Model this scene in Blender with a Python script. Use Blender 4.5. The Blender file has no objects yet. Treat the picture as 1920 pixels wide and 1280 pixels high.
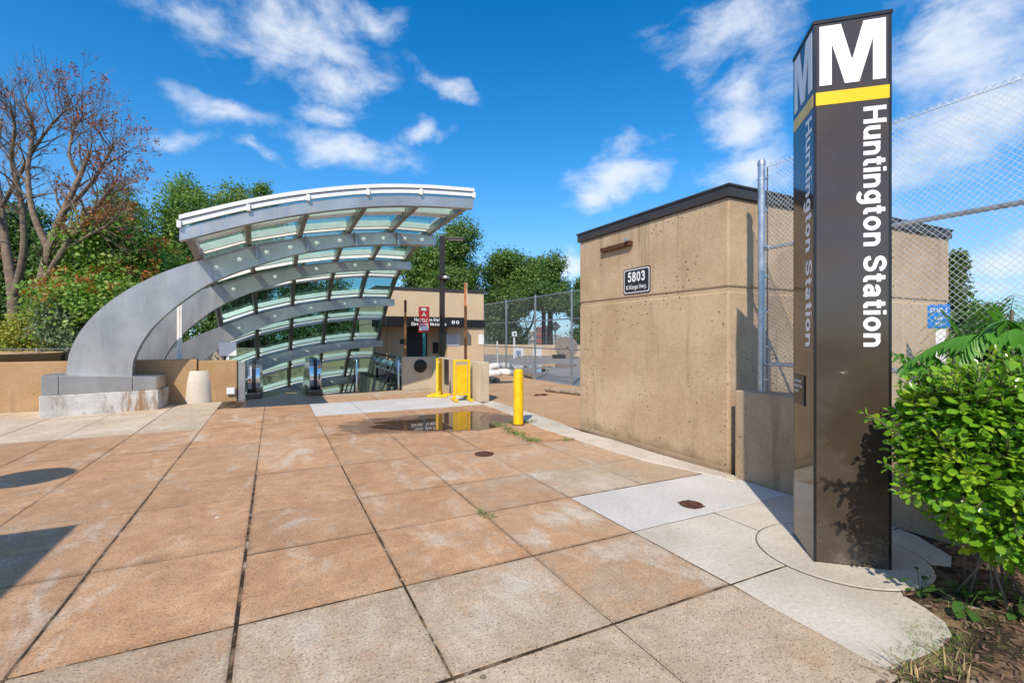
import bpy, math, random
import numpy as np
from mathutils import Vector, Matrix
from math import sin, cos, tan, pi, radians, sqrt, atan2, asin

# ------------------------------------------------------------------ camera, sky, sun, exposure
scn = bpy.context.scene
COL = scn.collection
F, HOR, EYE = 892.0, 632.0, 1.55          # focal length in photo pixels, horizon row, eye height
TH = radians(26.6); SN, CS = sin(TH), cos(TH)
cam_d = bpy.data.cameras.new('camera'); cam = bpy.data.objects.new('camera', cam_d); COL.objects.link(cam)
cam_d.sensor_width = 36.0; cam_d.lens = 36.0 * F / 1920.0; cam_d.clip_start = .05; cam_d.clip_end = 6000
cam_d.shift_y = -(640.0 - HOR) / 1920.0
cam.location = (0, 0, EYE); cam.rotation_euler = (pi / 2, 0, -TH)
scn.camera = cam
scn.view_settings.view_transform = 'Standard'; scn.view_settings.look = 'None'
scn.view_settings.exposure = 0.0; scn.view_settings.gamma = 1.0; scn.view_settings.use_curve_mapping = False
scn.cycles.max_bounces = 8; scn.cycles.transparent_max_bounces = 24

SUN_TO = Vector((-.637, -.771, 1.0)).normalized()      # towards the sun, 45 degrees up, behind the camera
SUN_EL = asin(SUN_TO.z); SUN_AZ = atan2(SUN_TO.x, SUN_TO.y)
sl = bpy.data.lights.new('sun', 'SUN'); sl.energy = 5.0; sl.angle = radians(.5); sl.color = (1.0, .885, .72)
so = bpy.data.objects.new('sun', sl); COL.objects.link(so); so.location = (-20, -25, 40)
so.rotation_euler = (-SUN_TO).to_track_quat('-Z', 'Y').to_euler()

def ray(px, py):
    a = (px - 960.0) / F; b = (HOR - py) / F
    return Vector((SN + a * CS, CS - a * SN, b))
def G(px, py, z=0.0):
    r = ray(px, py); t = (z - EYE) / r.z
    return Vector((r.x * t, r.y * t, z))
def AT(px, py, d):
    r = ray(px, py); return Vector((r.x * d, r.y * d, EYE + r.z * d))
def ATY(px, py, Y):
    r = ray(px, py); return AT(px, py, Y / r.y)
def ATX(px, py, X):
    r = ray(px, py); return AT(px, py, X / r.x)

def build_world():
    w = bpy.data.worlds.new('World'); scn.world = w; w.use_nodes = True
    nt = w.node_tree; N = nt.nodes; L = nt.links
    for n in list(N): N.remove(n)
    out = N.new('ShaderNodeOutputWorld'); bg = N.new('ShaderNodeBackground'); L.new(bg.outputs[0], out.inputs[0])
    sky = N.new('ShaderNodeTexSky'); sky.sky_type = 'NISHITA'; sky.sun_disc = False
    sky.sun_elevation = SUN_EL; sky.sun_rotation = SUN_AZ; sky.air_density = 1.0; sky.dust_density = .25; sky.ozone_density = 2.2
    hs = N.new('ShaderNodeHueSaturation'); hs.inputs['Saturation'].default_value = 1.45; hs.inputs['Value'].default_value = 1.42
    L.new(sky.outputs[0], hs.inputs['Color'])
    tc = N.new('ShaderNodeTexCoord')
    nrm = N.new('ShaderNodeVectorMath'); nrm.operation = 'NORMALIZE'; L.new(tc.outputs['Generated'], nrm.inputs[0])
    sp = N.new('ShaderNodeSeparateXYZ'); L.new(nrm.outputs[0], sp.inputs[0])
    def math_(op, a, b=None, c=None, clamp=False):
        m = N.new('ShaderNodeMath'); m.operation = op; m.use_clamp = clamp
        for i, x in enumerate((a, b, c)):
            if x is None: continue
            if isinstance(x, (int, float)): m.inputs[i].default_value = x
            else: L.new(x, m.inputs[i])
        return m.outputs[0]
    az = math_('ARCTAN2', sp.outputs[0], sp.outputs[1]); el = math_('ARCSINE', sp.outputs[2])
    co = N.new('ShaderNodeCombineXYZ'); L.new(az, co.inputs[0]); L.new(el, co.inputs[1])
    tn = N.new('ShaderNodeMix'); tn.data_type = 'RGBA'; tn.blend_type = 'MULTIPLY'; tn.inputs['Factor'].default_value = 1; L.new(sky.outputs[0], tn.inputs['A']); tn.inputs['B'].default_value = (.42, .72, 1.12, 1)
    hm = N.new('ShaderNodeMapRange'); hm.interpolation_type = 'SMOOTHSTEP'; hm.inputs[1].default_value = -.02; hm.inputs[2].default_value = .34; L.new(sp.outputs[2], hm.inputs[0])
    blue = N.new('ShaderNodeMix'); blue.data_type = 'RGBA'; L.new(hm.outputs[0], blue.inputs['Factor']); L.new(tn.outputs['Result'], blue.inputs['A']); L.new(hs.outputs[0], blue.inputs['B'])
    # layered cloud noise on a plane high above, so that it foreshortens towards the horizon
    den = math_('ADD', math_('MAXIMUM', sp.outputs[2], 0.0), .16)
    pl = N.new('ShaderNodeCombineXYZ'); L.new(math_('DIVIDE', sp.outputs[0], den), pl.inputs[0]); L.new(math_('DIVIDE', sp.outputs[1], den), pl.inputs[1])
    mp = N.new('ShaderNodeMapping'); mp.inputs['Rotation'].default_value = (0, 0, radians(38)); mp.inputs['Scale'].default_value = (1.15, 2.0, 1)
    L.new(pl.outputs[0], mp.inputs[0])
    n1 = N.new('ShaderNodeTexNoise'); n1.inputs['Scale'].default_value = 1.9; n1.inputs['Detail'].default_value = 9; n1.inputs['Roughness'].default_value = .6; n1.inputs['Distortion'].default_value = .5
    L.new(mp.outputs[0], n1.inputs['Vector'])
    n2 = N.new('ShaderNodeTexNoise'); n2.inputs['Scale'].default_value = 8.0; n2.inputs['Detail'].default_value = 8; n2.inputs['Roughness'].default_value = .62; n2.inputs['Distortion'].default_value = .25
    mp2 = N.new('ShaderNodeMapping'); mp2.inputs['Rotation'].default_value = (0, 0, radians(-16)); mp2.inputs['Scale'].default_value = (1.0, 1.8, 1)
    L.new(co.outputs[0], mp2.inputs[0]); L.new(mp2.outputs[0], n2.inputs['Vector'])
    warp = N.new('ShaderNodeVectorMath'); warp.operation = 'MULTIPLY_ADD'
    wn = N.new('ShaderNodeTexNoise'); wn.inputs['Scale'].default_value = 7; wn.inputs['Detail'].default_value = 5
    L.new(co.outputs[0], wn.inputs['Vector'])
    sub = N.new('ShaderNodeVectorMath'); sub.operation = 'SUBTRACT'; L.new(wn.outputs['Color'], sub.inputs[0]); sub.inputs[1].default_value = (.5, .5, .5)
    L.new(sub.outputs[0], warp.inputs[0]); warp.inputs[1].default_value = (.13, .13, 0); L.new(co.outputs[0], warp.inputs[2])
    clouds = [(380, 20, 200, 60, 22, .75), (520, 75, 260, 85, 24, .85), (640, 110, 170, 60, 14, .8), (600, 30, 120, 70, 20, .6), (640, 160, 120, 60, 10, .75), (420, 205, 170, 42, 14, .72), (620, 200, 70, 36, 5, .75),
              (640, 275, 160, 48, 10, .9), (820, 145, 90, 34, 25, .72), (800, 247, 62, 24, 0, .8), (470, 292, 75, 17, 20, .75),
              (350, 252, 150, 26, 10, .5), (1150, 318, 150, 52, -17, 1.0), (1350, 70, 190, 90, -12, .72), (1400, 170, 100, 120, 60, .72),
              (1410, 230, 90, 70, 30, .82), (1410, 300, 130, 62, -12, .95), (1830, 130, 330, 210, -42, 1.0), (1700, 330, 260, 90, -30, .72),
              (1880, 480, 210, 60, -8, .9), (1860, 545, 200, 30, 0, .7), (1065, 508, 55, 42, 0, 1.0), (1045, 620, 100, 12, 0, .6), (700, 30, 110, 40, 10, .6)]
    acc = None
    for cx, cy, rx, ry, ang, s in clouds:
        def ae(x, y):
            r = ray(x, y).normalized(); return Vector((atan2(r.x, r.y), asin(r.z)))
        c0 = ae(cx, cy); t = radians(ang)
        ax = ae(cx + rx * .3 * cos(t), cy + rx * .3 * sin(t)) - c0; bx = ae(cx - ry * .3 * sin(t), cy + ry * .3 * cos(t)) - c0
        m = N.new('ShaderNodeMapping'); m.vector_type = 'TEXTURE'
        m.inputs['Location'].default_value = (c0.x, c0.y, 0); m.inputs['Rotation'].default_value = (0, 0, atan2(ax.y, ax.x)); m.inputs['Scale'].default_value = (ax.length / .27, bx.length / .25, 1)
        L.new(warp.outputs[0], m.inputs[0])
        ln = N.new('ShaderNodeVectorMath'); ln.operation = 'LENGTH'; L.new(m.outputs[0], ln.inputs[0])
        v = math_('MULTIPLY', math_('SUBTRACT', 1.0, ln.outputs['Value'], clamp=True), s)
        acc = v if acc is None else math_('MAXIMUM', acc, v)
    # cloud goes on out of view, its cover raised for more neutral ambient light
    dfw = N.new('ShaderNodeVectorMath'); dfw.operation = 'DOT_PRODUCT'; L.new(nrm.outputs[0], dfw.inputs[0]); dfw.inputs[1].default_value = (SN, CS, 0)
    away = math_('SUBTRACT', .62, dfw.outputs['Value'], clamp=True)
    amb = math_('MULTIPLY', math_('MULTIPLY', math_('SUBTRACT', n1.outputs[0], .40, clamp=True), 3.2), math_('MULTIPLY', away, 3.0, clamp=True))
    acc = math_('MAXIMUM', acc, amb)
    tex = math_('ADD', math_('MULTIPLY', n2.outputs[0], 1.25), -.62)
    dens = math_('ADD', math_('MULTIPLY', acc, 1.5), math_('MULTIPLY', tex, 2.3))
    gate = math_('MULTIPLY', acc, 5.0, clamp=True)
    mr = N.new('ShaderNodeMapRange'); mr.interpolation_type = 'SMOOTHSTEP'; mr.inputs[1].default_value = .18; mr.inputs[2].default_value = 1.6; mr.inputs[3].default_value = 0; mr.inputs[4].default_value = .84
    L.new(dens, mr.inputs[0])
    fac = math_('MULTIPLY', mr.outputs[0], gate)
    mix = N.new('ShaderNodeMix'); mix.data_type = 'RGBA'; L.new(fac, mix.inputs['Factor']); L.new(blue.outputs['Result'], mix.inputs['A']); mix.inputs['B'].default_value = (6.6, 7.0, 7.6, 1)
    L.new(mix.outputs['Result'], bg.inputs['Color']); bg.inputs['Strength'].default_value = .138
build_world()

# ------------------------------------------------------------------ helpers: meshes, objects
ORG = {}
random.seed(7); RNG = np.random.default_rng(11)
MESHCACHE = {}

def link(ob, org, parent, label, cat, group, kind):
    COL.objects.link(ob); ORG[ob.name] = org
    if parent is not None:
        ob.parent = parent; ob.location = org - ORG[parent.name]
    else:
        ob.location = org
    if label: ob['label'] = label
    if cat: ob['category'] = cat
    if group: ob['group'] = group
    if kind: ob['kind'] = kind
    return ob

def thing(name, label, cat, loc, group=None):
    e = bpy.data.objects.new(name, None); e.empty_display_size = .2
    return link(e, Vector(loc), None, label, cat, group, None)

class MB:
    def __init__(s): s.v = []; s.f = []
    def add(s, vs, fs):
        o = len(s.v); s.v += [Vector(p) for p in vs]; s.f += [tuple(i + o for i in f) for f in fs]; return s
    def hexa(s, p):
        return s.add(p, [(0, 3, 2, 1), (4, 5, 6, 7), (0, 1, 5, 4), (1, 2, 6, 5), (2, 3, 7, 6), (3, 0, 4, 7)])
    def box(s, a, b):
        (x0, y0, z0), (x1, y1, z1) = a, b
        return s.hexa([(x0, y0, z0), (x1, y0, z0), (x1, y1, z0), (x0, y1, z0), (x0, y0, z1), (x1, y0, z1), (x1, y1, z1), (x0, y1, z1)])
    def obox(s, o, r, u, n, r0, r1, u0, u1, n0, n1):
        P = lambda a, b, c: o + r * a + u * b + n * c
        return s.hexa([P(r0, u0, n0), P(r1, u0, n0), P(r1, u0, n1), P(r0, u0, n1), P(r0, u1, n0), P(r1, u1, n0), P(r1, u1, n1), P(r0, u1, n1)])
    def prism(s, poly, off):
        n = len(poly); off = Vector(off); a = [Vector(p) for p in poly]; b = [p + off for p in a]
        return s.add(a + b, [tuple(range(n))[::-1], tuple(range(n, 2 * n))] + [(i, (i + 1) % n, n + (i + 1) % n, n + i) for i in range(n)])
    def tube(s, pts, r, n=8, cap=True):
        pts = [Vector(p) for p in pts]; m = len(pts); rs = r if isinstance(r, (list, tuple)) else [r] * m
        vs = []; ref = None
        for i, p in enumerate(pts):
            t = (pts[min(i + 1, m - 1)] - pts[max(i - 1, 0)]).normalized()
            if ref is None: ref = Vector((0, 0, 1)) if abs(t.z) < .9 else Vector((1, 0, 0))
            u = (ref - t * ref.dot(t)).normalized(); w = t.cross(u); ref = u
            vs += [p + (u * cos(2 * pi * k / n) + w * sin(2 * pi * k / n)) * rs[i] for k in range(n)]
        fs = [(i * n + k, i * n + (k + 1) % n, (i + 1) * n + (k + 1) % n, (i + 1) * n + k) for i in range(m - 1) for k in range(n)]
        if cap: fs += [tuple(range(n))[::-1], tuple(range((m - 1) * n, m * n))]
        return s.add(vs, fs)
    def lathe(s, prof, c, n=24, axis=None):
        c = Vector(c); u, w, t = Vector((1, 0, 0)), Vector((0, 1, 0)), Vector((0, 0, 1))
        if axis is not None:
            t = Vector(axis).normalized(); u = t.orthogonal().normalized(); w = t.cross(u)
        vs = [c + (u * cos(2 * pi * k / n) + w * sin(2 * pi * k / n)) * r + t * z for r, z in prof for k in range(n)]
        m = len(prof)
        fs = [(i * n + k, i * n + (k + 1) % n, (i + 1) * n + (k + 1) % n, (i + 1) * n + k) for i in range(m - 1) for k in range(n)]
        fs += [tuple(range(n))[::-1], tuple(range((m - 1) * n, m * n))]
        return s.add(vs, fs)
    def build(s, name, mat, parent=None, label=None, cat=None, group=None, kind=None, smooth=False, bevel=0.0, angle=40):
        v = s.v; lo = Vector((min(p.x for p in v), min(p.y for p in v), min(p.z for p in v))); hi = Vector((max(p.x for p in v), max(p.y for p in v), max(p.z for p in v)))
        org = Vector(((lo.x + hi.x) / 2, (lo.y + hi.y) / 2, lo.z))
        me = bpy.data.meshes.new(name); me.from_pydata([p - org for p in v], [], s.f); me.validate(); me.update()
        import bmesh
        bm = bmesh.new(); bm.from_mesh(me); bmesh.ops.recalc_face_normals(bm, faces=bm.faces)
        if smooth:
            for f in bm.faces: f.smooth = True
            for e in bm.edges:
                if len(e.link_faces) == 2 and e.calc_face_angle(0) > radians(angle): e.smooth = False
        bm.to_mesh(me); bm.free()
        me.materials.append(MATS[mat])
        ob = bpy.data.objects.new(name, me)
        if bevel:
            b = ob.modifiers.new('bevel', 'BEVEL'); b.width = bevel; b.segments = 2; b.limit_method = 'ANGLE'; b.angle_limit = radians(35)
        return link(ob, org, parent, label, cat, group, kind)

def raw_mesh(name, V, Fc, mat, parent=None, label=None, cat=None, group=None, kind=None, smooth=False):
    """V (n,3) float array, Fc (m,k) int array"""
    V = np.asarray(V, dtype=np.float32); Fc = np.asarray(Fc, dtype=np.int32); m, k = Fc.shape
    org = Vector(((V[:, 0].min() + V[:, 0].max()) / 2, (V[:, 1].min() + V[:, 1].max()) / 2, V[:, 2].min()))
    V = V - np.array(org, dtype=np.float32)
    me = bpy.data.meshes.new(name); me.vertices.add(len(V)); me.vertices.foreach_set('co', V.ravel())
    me.loops.add(m * k); me.loops.foreach_set('vertex_index', Fc.ravel())
    me.polygons.add(m); me.polygons.foreach_set('loop_start', np.arange(0, m * k, k, dtype=np.int32)); me.polygons.foreach_set('loop_total', np.full(m, k, dtype=np.int32))
    if smooth: me.polygons.foreach_set('use_smooth', np.ones(m, dtype=bool))
    me.update(calc_edges=True)
    me.materials.append(MATS[mat])
    return link(bpy.data.objects.new(name, me), org, parent, label, cat, group, kind)

def basis(nrm, roll):
    """rows of rotation: tangent, bitangent, normal for (n,3) normals with roll angles"""
    n = nrm / np.maximum(np.linalg.norm(nrm, axis=1, keepdims=True), 1e-6)
    a = np.where(np.abs(n[:, 2:3]) < .9, np.array([[0, 0, 1.]]), np.array([[1., 0, 0]]))
    t = np.cross(a, n); t /= np.linalg.norm(t, axis=1, keepdims=True); b = np.cross(n, t)
    c, s = np.cos(roll)[:, None], np.sin(roll)[:, None]
    return t * c + b * s, -t * s + b * c, n
def stamp(bv, bf, T, B, Nn, pos, size):
    bv = np.asarray(bv); bf = np.asarray(bf); k = len(pos)
    V = pos[:, None, :] + size[:, None, None] * (bv[None, :, 0:1] * T[:, None, :] + bv[None, :, 1:2] * B[:, None, :] + bv[None, :, 2:3] * Nn[:, None, :])
    Fc = bf[None] + (np.arange(k) * len(bv))[:, None, None]
    return V.reshape(-1, 3), Fc.reshape(-1, bf.shape[1])
LEAF4 = ([(0, 0, 0), (.32, .5, .10), (0, 1, 0), (-.32, .5, .10)], [(0, 1, 2), (0, 2, 3)])

def text(body, size, o, r, u, mat, name='lettering', parent=None, bold=.0, align='LEFT', depth=.002, sx=1.0):
    cu = bpy.data.curves.new(name, 'FONT'); cu.body = body; cu.size = size; cu.offset = bold; cu.extrude = depth; cu.align_x = align; cu.resolution_u = 4
    tmp = bpy.data.objects.new(name + '_curve', cu); COL.objects.link(tmp)
    dg = bpy.context.evaluated_depsgraph_get(); me = bpy.data.meshes.new_from_object(tmp.evaluated_get(dg))
    bpy.data.objects.remove(tmp)
    r = Vector(r).normalized(); u = Vector(u).normalized(); n = r.cross(u); o = Vector(o)
    mx = Matrix(((r.x * sx, u.x, n.x, 0), (r.y * sx, u.y, n.y, 0), (r.z * sx, u.z, n.z, 0), (0, 0, 0, 1)))
    me.transform(mx); me.materials.clear(); me.materials.append(MATS[mat]); me.name = name
    return link(bpy.data.objects.new(name, me), o, parent, None, None, None, None)

# monoline grotesque letters, one object per letter, drawn as strokes
def arc(cx, cy, rx, ry, a0, a1, n=12): return [(cx + rx * cos(radians(a0 + (a1 - a0) * k / n)), cy + ry * sin(radians(a0 + (a1 - a0) * k / n))) for k in range(n + 1)]
SW = .19; h_ = SW / 2; XH = .74
GLY = {
 'H': (.76, [[(h_, 0), (h_, 1)], [(.76 - h_, 0), (.76 - h_, 1)], [(h_, .52), (.76 - h_, .52)]]),
 'u': (.60, [[(h_, XH), (h_, .30)] + arc(.29, .30, .29 - h_, .30 - h_, 180, 300, 10) + [(.60 - h_, .25)], [(.60 - h_, XH), (.60 - h_, 0)]]),
 'n': (.60, [[(h_, XH), (h_, 0)], [(h_, .48)] + arc(.31, .44, .29 - h_, .30 - h_, 120, 0, 10) + [(.60 - h_, 0)]]),
 't': (.36, [[(.17, .95), (.17, .20)] + arc(.29, .20, .12, .12, 180, 275, 6) + [(.36, .085)], [(0, XH - .07), (.36, XH - .07)]]),
 'i': (.19, [[(h_, XH), (h_, 0)], [(h_, 1.0), (h_, .85)]]),
 'g': (.61, [arc(.295, .385, .295 - h_, .36 - h_, 0, 360, 28), [(.61 - h_, XH), (.61 - h_, .0)] + arc(.30, -.02, .31 - h_, .20, 0, -155, 14)]),
 'o': (.63, [arc(.315, .37, .315 - h_, .385 - h_, 0, 360, 28)]),
 'S': (.70, [('c', [(.60, .70), (.56, .83), (.36, .915), (.16, .855), (.105, .73), (.17, .61), (.36, .53), (.55, .44), (.605, .28), (.53, .14), (.35, .085), (.15, .15), (.09, .32)])]),
 'a': (.60, [('c', [(.10, .52), (.15, .62), (.30, .655), (.43, .60), (.455, .47), (.455, .18), (.48, .09), (.56, .07)]), ('c', [(.455, .43), (.36, .385), (.20, .36), (.105, .29), (.10, .17), (.18, .085), (.31, .095), (.42, .18), (.455, .30)])]),
 '5': (.60, [[(.55, .915), (.17, .915), (.12, .50)], ('c', [(.12, .50), (.22, .59), (.36, .60), (.48, .50), (.505, .34), (.46, .17), (.32, .085), (.17, .12), (.09, .26)])]),
 '8': (.60, [arc(.30, .735, .185, .18, 0, 360, 24), arc(.30, .29, .21, .21, 0, 360, 24)]),
 '0': (.60, [arc(.30, .5, .30 - h_, .5 - h_, 0, 360, 30)]),
 '3': (.60, [('c', [(.10, .72), (.15, .86), (.30, .915), (.44, .85), (.475, .72), (.42, .58), (.27, .53)]), ('c', [(.27, .53), (.44, .47), (.505, .31), (.45, .15), (.30, .085), (.15, .14), (.09, .28)])]),
 'N': (.76, [[(h_, 0), (h_, 1)], [(.76 - h_, 0), (.76 - h_, 1)], [(h_ + .02, .98), (.74 - h_, .02)]]),
 'K': (.74, [[(h_, 0), (h_, 1)], [(.64, 1), (h_, .36)], [(.30, .58), (.66, 0)]]),
 's': (.54, [('c', [(.46, .53), (.40, .63), (.26, .655), (.13, .61), (.11, .52), (.20, .43), (.35, .36), (.445, .25), (.40, .13), (.26, .085), (.12, .12), (.08, .23)])]),
 'w': (.84, [[(.08, XH), (.24, .05)], [(.24, .05), (.42, .68)], [(.42, .68), (.60, .05)], [(.60, .05), (.76, XH)]]),
 'y': (.60, [[(.08, XH), (.31, .08)], [(.53, XH), (.30, -.05), (.22, -.18), (.06, -.19)]]),
 'l': (.19, [[(h_, 1), (h_, 0)]]), 'e': (.60, [[(.10, .38), (.50, .38)], arc(.30, .37, .30 - h_, .385 - h_, 8, 320, 22)]), 'v': (.58, [[(.08, XH), (.29, .06)], [(.29, .06), (.50, XH)]]),
 'r': (.40, [[(h_, XH), (h_, 0)], [(h_, .46)] + arc(.33, .44, .23, .22, 150, 85, 6)]), 'M': (.88, [[(h_, 0), (h_, 1)], [(.88 - h_, 0), (.88 - h_, 1)], [(h_ + .03, .95), (.44, .08)], [(.44, .08), (.85 - h_, .95)]]),
 'z': (.54, [[(.04, XH - h_), (.50, XH - h_)], [(.45, XH - h_), (.09, h_)], [(.04, h_), (.50, h_)]]), 'E': (.66, [[(h_, 0), (h_, 1)], [(h_, 1 - h_), (.64, 1 - h_)], [(h_, .52), (.60, .52)], [(h_, h_), (.65, h_)]]),
 'F': (.62, [[(h_, 0), (h_, 1)], [(h_, 1 - h_), (.62, 1 - h_)], [(h_, .52), (.56, .52)]]), 'D': (.74, [[(h_, 0), (h_, 1)], [(h_, 1 - h_), (.34, 1 - h_)] + arc(.34, .5, .40 - h_, .5 - h_, 90, -90, 16) + [(h_, h_)]]), 'C': (.74, [arc(.38, .5, .38 - h_, .5 - h_, 45, 315, 24)]),
 '.': (.19, [[(h_, 0), (h_, .18)]]), ' ': (.22, [])}
def glyphs(word, cap, o, r, u, mat, parent, length, bw=1.0):
    r = Vector(r).normalized(); u = Vector(u).normalized(); n = r.cross(u); o = Vector(o); gapc = .105
    tot = sum(GLY[c][0] + gapc for c in word) - gapc; kx = length / tot; x = 0
    for c in word:
        wd, strokes = GLY[c]; m = MB()
        for si, st in enumerate(strokes):
            if isinstance(st, tuple): st = [tuple(q) for q in cr_curve(st[1])]
            P = [Vector((a[0], a[1])) for a in st]; L = len(P); closed = (P[0] - P[-1]).length < 1e-4; vs = []
            for k in range(L):
                a, b = P[k - 1] if k else (P[-2] if closed else P[0]), P[k + 1] if k < L - 1 else (P[1] if closed else P[-1])
                t0 = (P[k] - a).normalized() if (P[k] - a).length > 1e-6 else (b - P[k]).normalized(); t1 = (b - P[k]).normalized() if (b - P[k]).length > 1e-6 else t0
                t = (t0 + t1).normalized(); nn = Vector((-t.y, t.x)); sc_ = bw * h_ / max(.55, nn.dot(Vector((-t0.y, t0.x))))
                for sg in (1, -1): q = P[k] + nn * sc_ * sg; vs.append(o + r * ((x + q.x) * kx) + u * (q.y * cap) + n * (.0006 * (si + 1)))
            m.add(vs, [(2 * k, 2 * k + 1, 2 * k + 3, 2 * k + 2) for k in range(L - 1)])
        if strokes: m.build('letter', mat, parent)
        x += wd + gapc
def cr_curve(P, sub=5):
    P = [Vector(p) for p in P]; out = []
    for i in range(len(P) - 1):
        p0, p1, p2, p3 = P[max(i - 1, 0)], P[i], P[i + 1], P[min(i + 2, len(P) - 1)]
        for k in range(sub):
            x = k / sub; out.append(.5 * ((2 * p1) + (p2 - p0) * x + (2 * p0 - 5 * p1 + 4 * p2 - p3) * x * x + (3 * p1 - p0 - 3 * p2 + p3) * x**3))
    return out + [P[-1]]

# ------------------------------------------------------------------ materials
MATS = {}
class NT:
    def __init__(s, name):
        m = bpy.data.materials.new(name); m.use_nodes = True; s.m = m; s.t = m.node_tree; s.N = s.t.nodes; s.L = s.t.links
        s.b = s.N['Principled BSDF']; MATS[name] = m
        s.pos = s.N.new('ShaderNodeNewGeometry').outputs['Position']
    def put(s, x, inp):
        if isinstance(x, (int, float)): inp.default_value = x
        elif isinstance(x, (tuple, list)): inp.default_value = tuple(x) + ((1,) if len(x) == 3 and inp.type == 'RGBA' else ())
        else: s.L.new(x, inp)
    def noise(s, scale, detail=6, rough=.6, stretch=None, dist=0, off=(0, 0, 0), vec=None):
        mp = s.N.new('ShaderNodeMapping'); mp.inputs['Scale'].default_value = stretch or (1, 1, 1); mp.inputs['Location'].default_value = off
        s.L.new(vec if vec is not None else s.pos, mp.inputs[0])
        n = s.N.new('ShaderNodeTexNoise'); n.inputs['Scale'].default_value = scale; n.inputs['Detail'].default_value = detail; n.inputs['Roughness'].default_value = rough; n.inputs['Distortion'].default_value = dist
        s.L.new(mp.outputs[0], n.inputs['Vector']); return n.outputs[0]
    def voro(s, scale, stretch=None, out='Distance', rnd=1.0, rot=0):
        mp = s.N.new('ShaderNodeMapping'); mp.inputs['Scale'].default_value = stretch or (1, 1, 1); mp.inputs['Rotation'].default_value = (0, 0, rot); s.L.new(s.pos, mp.inputs[0])
        n = s.N.new('ShaderNodeTexVoronoi'); n.inputs['Scale'].default_value = scale; n.inputs['Randomness'].default_value = rnd
        s.L.new(mp.outputs[0], n.inputs['Vector']); return n.outputs[out], n.outputs['Color']
    def rng(s, x, a, b, c=0.0, d=1.0, smooth=True):
        m = s.N.new('ShaderNodeMapRange'); m.interpolation_type = 'SMOOTHSTEP' if smooth else 'LINEAR'
        for i, q in enumerate((x, a, b, c, d)): s.put(q, m.inputs[i])
        return m.outputs[0]
    def math(s, op, a, b=0.0, clamp=False):
        m = s.N.new('ShaderNodeMath'); m.operation = op; m.use_clamp = clamp; s.put(a, m.inputs[0]); s.put(b, m.inputs[1]); return m.outputs[0]
    def mix(s, f, a, b):
        m = s.N.new('ShaderNodeMix'); m.data_type = 'RGBA'; s.put(f, m.inputs['Factor']); s.put(a, m.inputs['A']); s.put(b, m.inputs['B']); return m.outputs['Result']
    def mul(s, a, b):
        m = s.N.new('ShaderNodeMix'); m.data_type = 'RGBA'; m.blend_type = 'MULTIPLY'; m.inputs['Factor'].default_value = 1; s.put(a, m.inputs['A']); s.put(b, m.inputs['B']); return m.outputs['Result']
    def bump(s, h, strength=.3, dist=.01):
        b = s.N.new('ShaderNodeBump'); b.inputs['Strength'].default_value = strength; b.inputs['Distance'].default_value = dist; s.L.new(h, b.inputs['Height']); s.L.new(b.outputs[0], s.b.inputs['Normal'])
    def sep(s, v=None):
        n = s.N.new('ShaderNodeSeparateXYZ'); s.L.new(v if v is not None else s.pos, n.inputs[0]); return n.outputs
    def set(s, col=None, rough=None, metal=None, spec=None, coat=None, trans=None):
        if col is not None: s.put(col, s.b.inputs['Base Color'])
        if rough is not None: s.put(rough, s.b.inputs['Roughness'])
        if metal is not None: s.put(metal, s.b.inputs['Metallic'])
        if spec is not None: s.put(spec, s.b.inputs['Specular IOR Level'])
        if coat is not None: s.put(coat, s.b.inputs['Coat Weight'])

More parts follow.
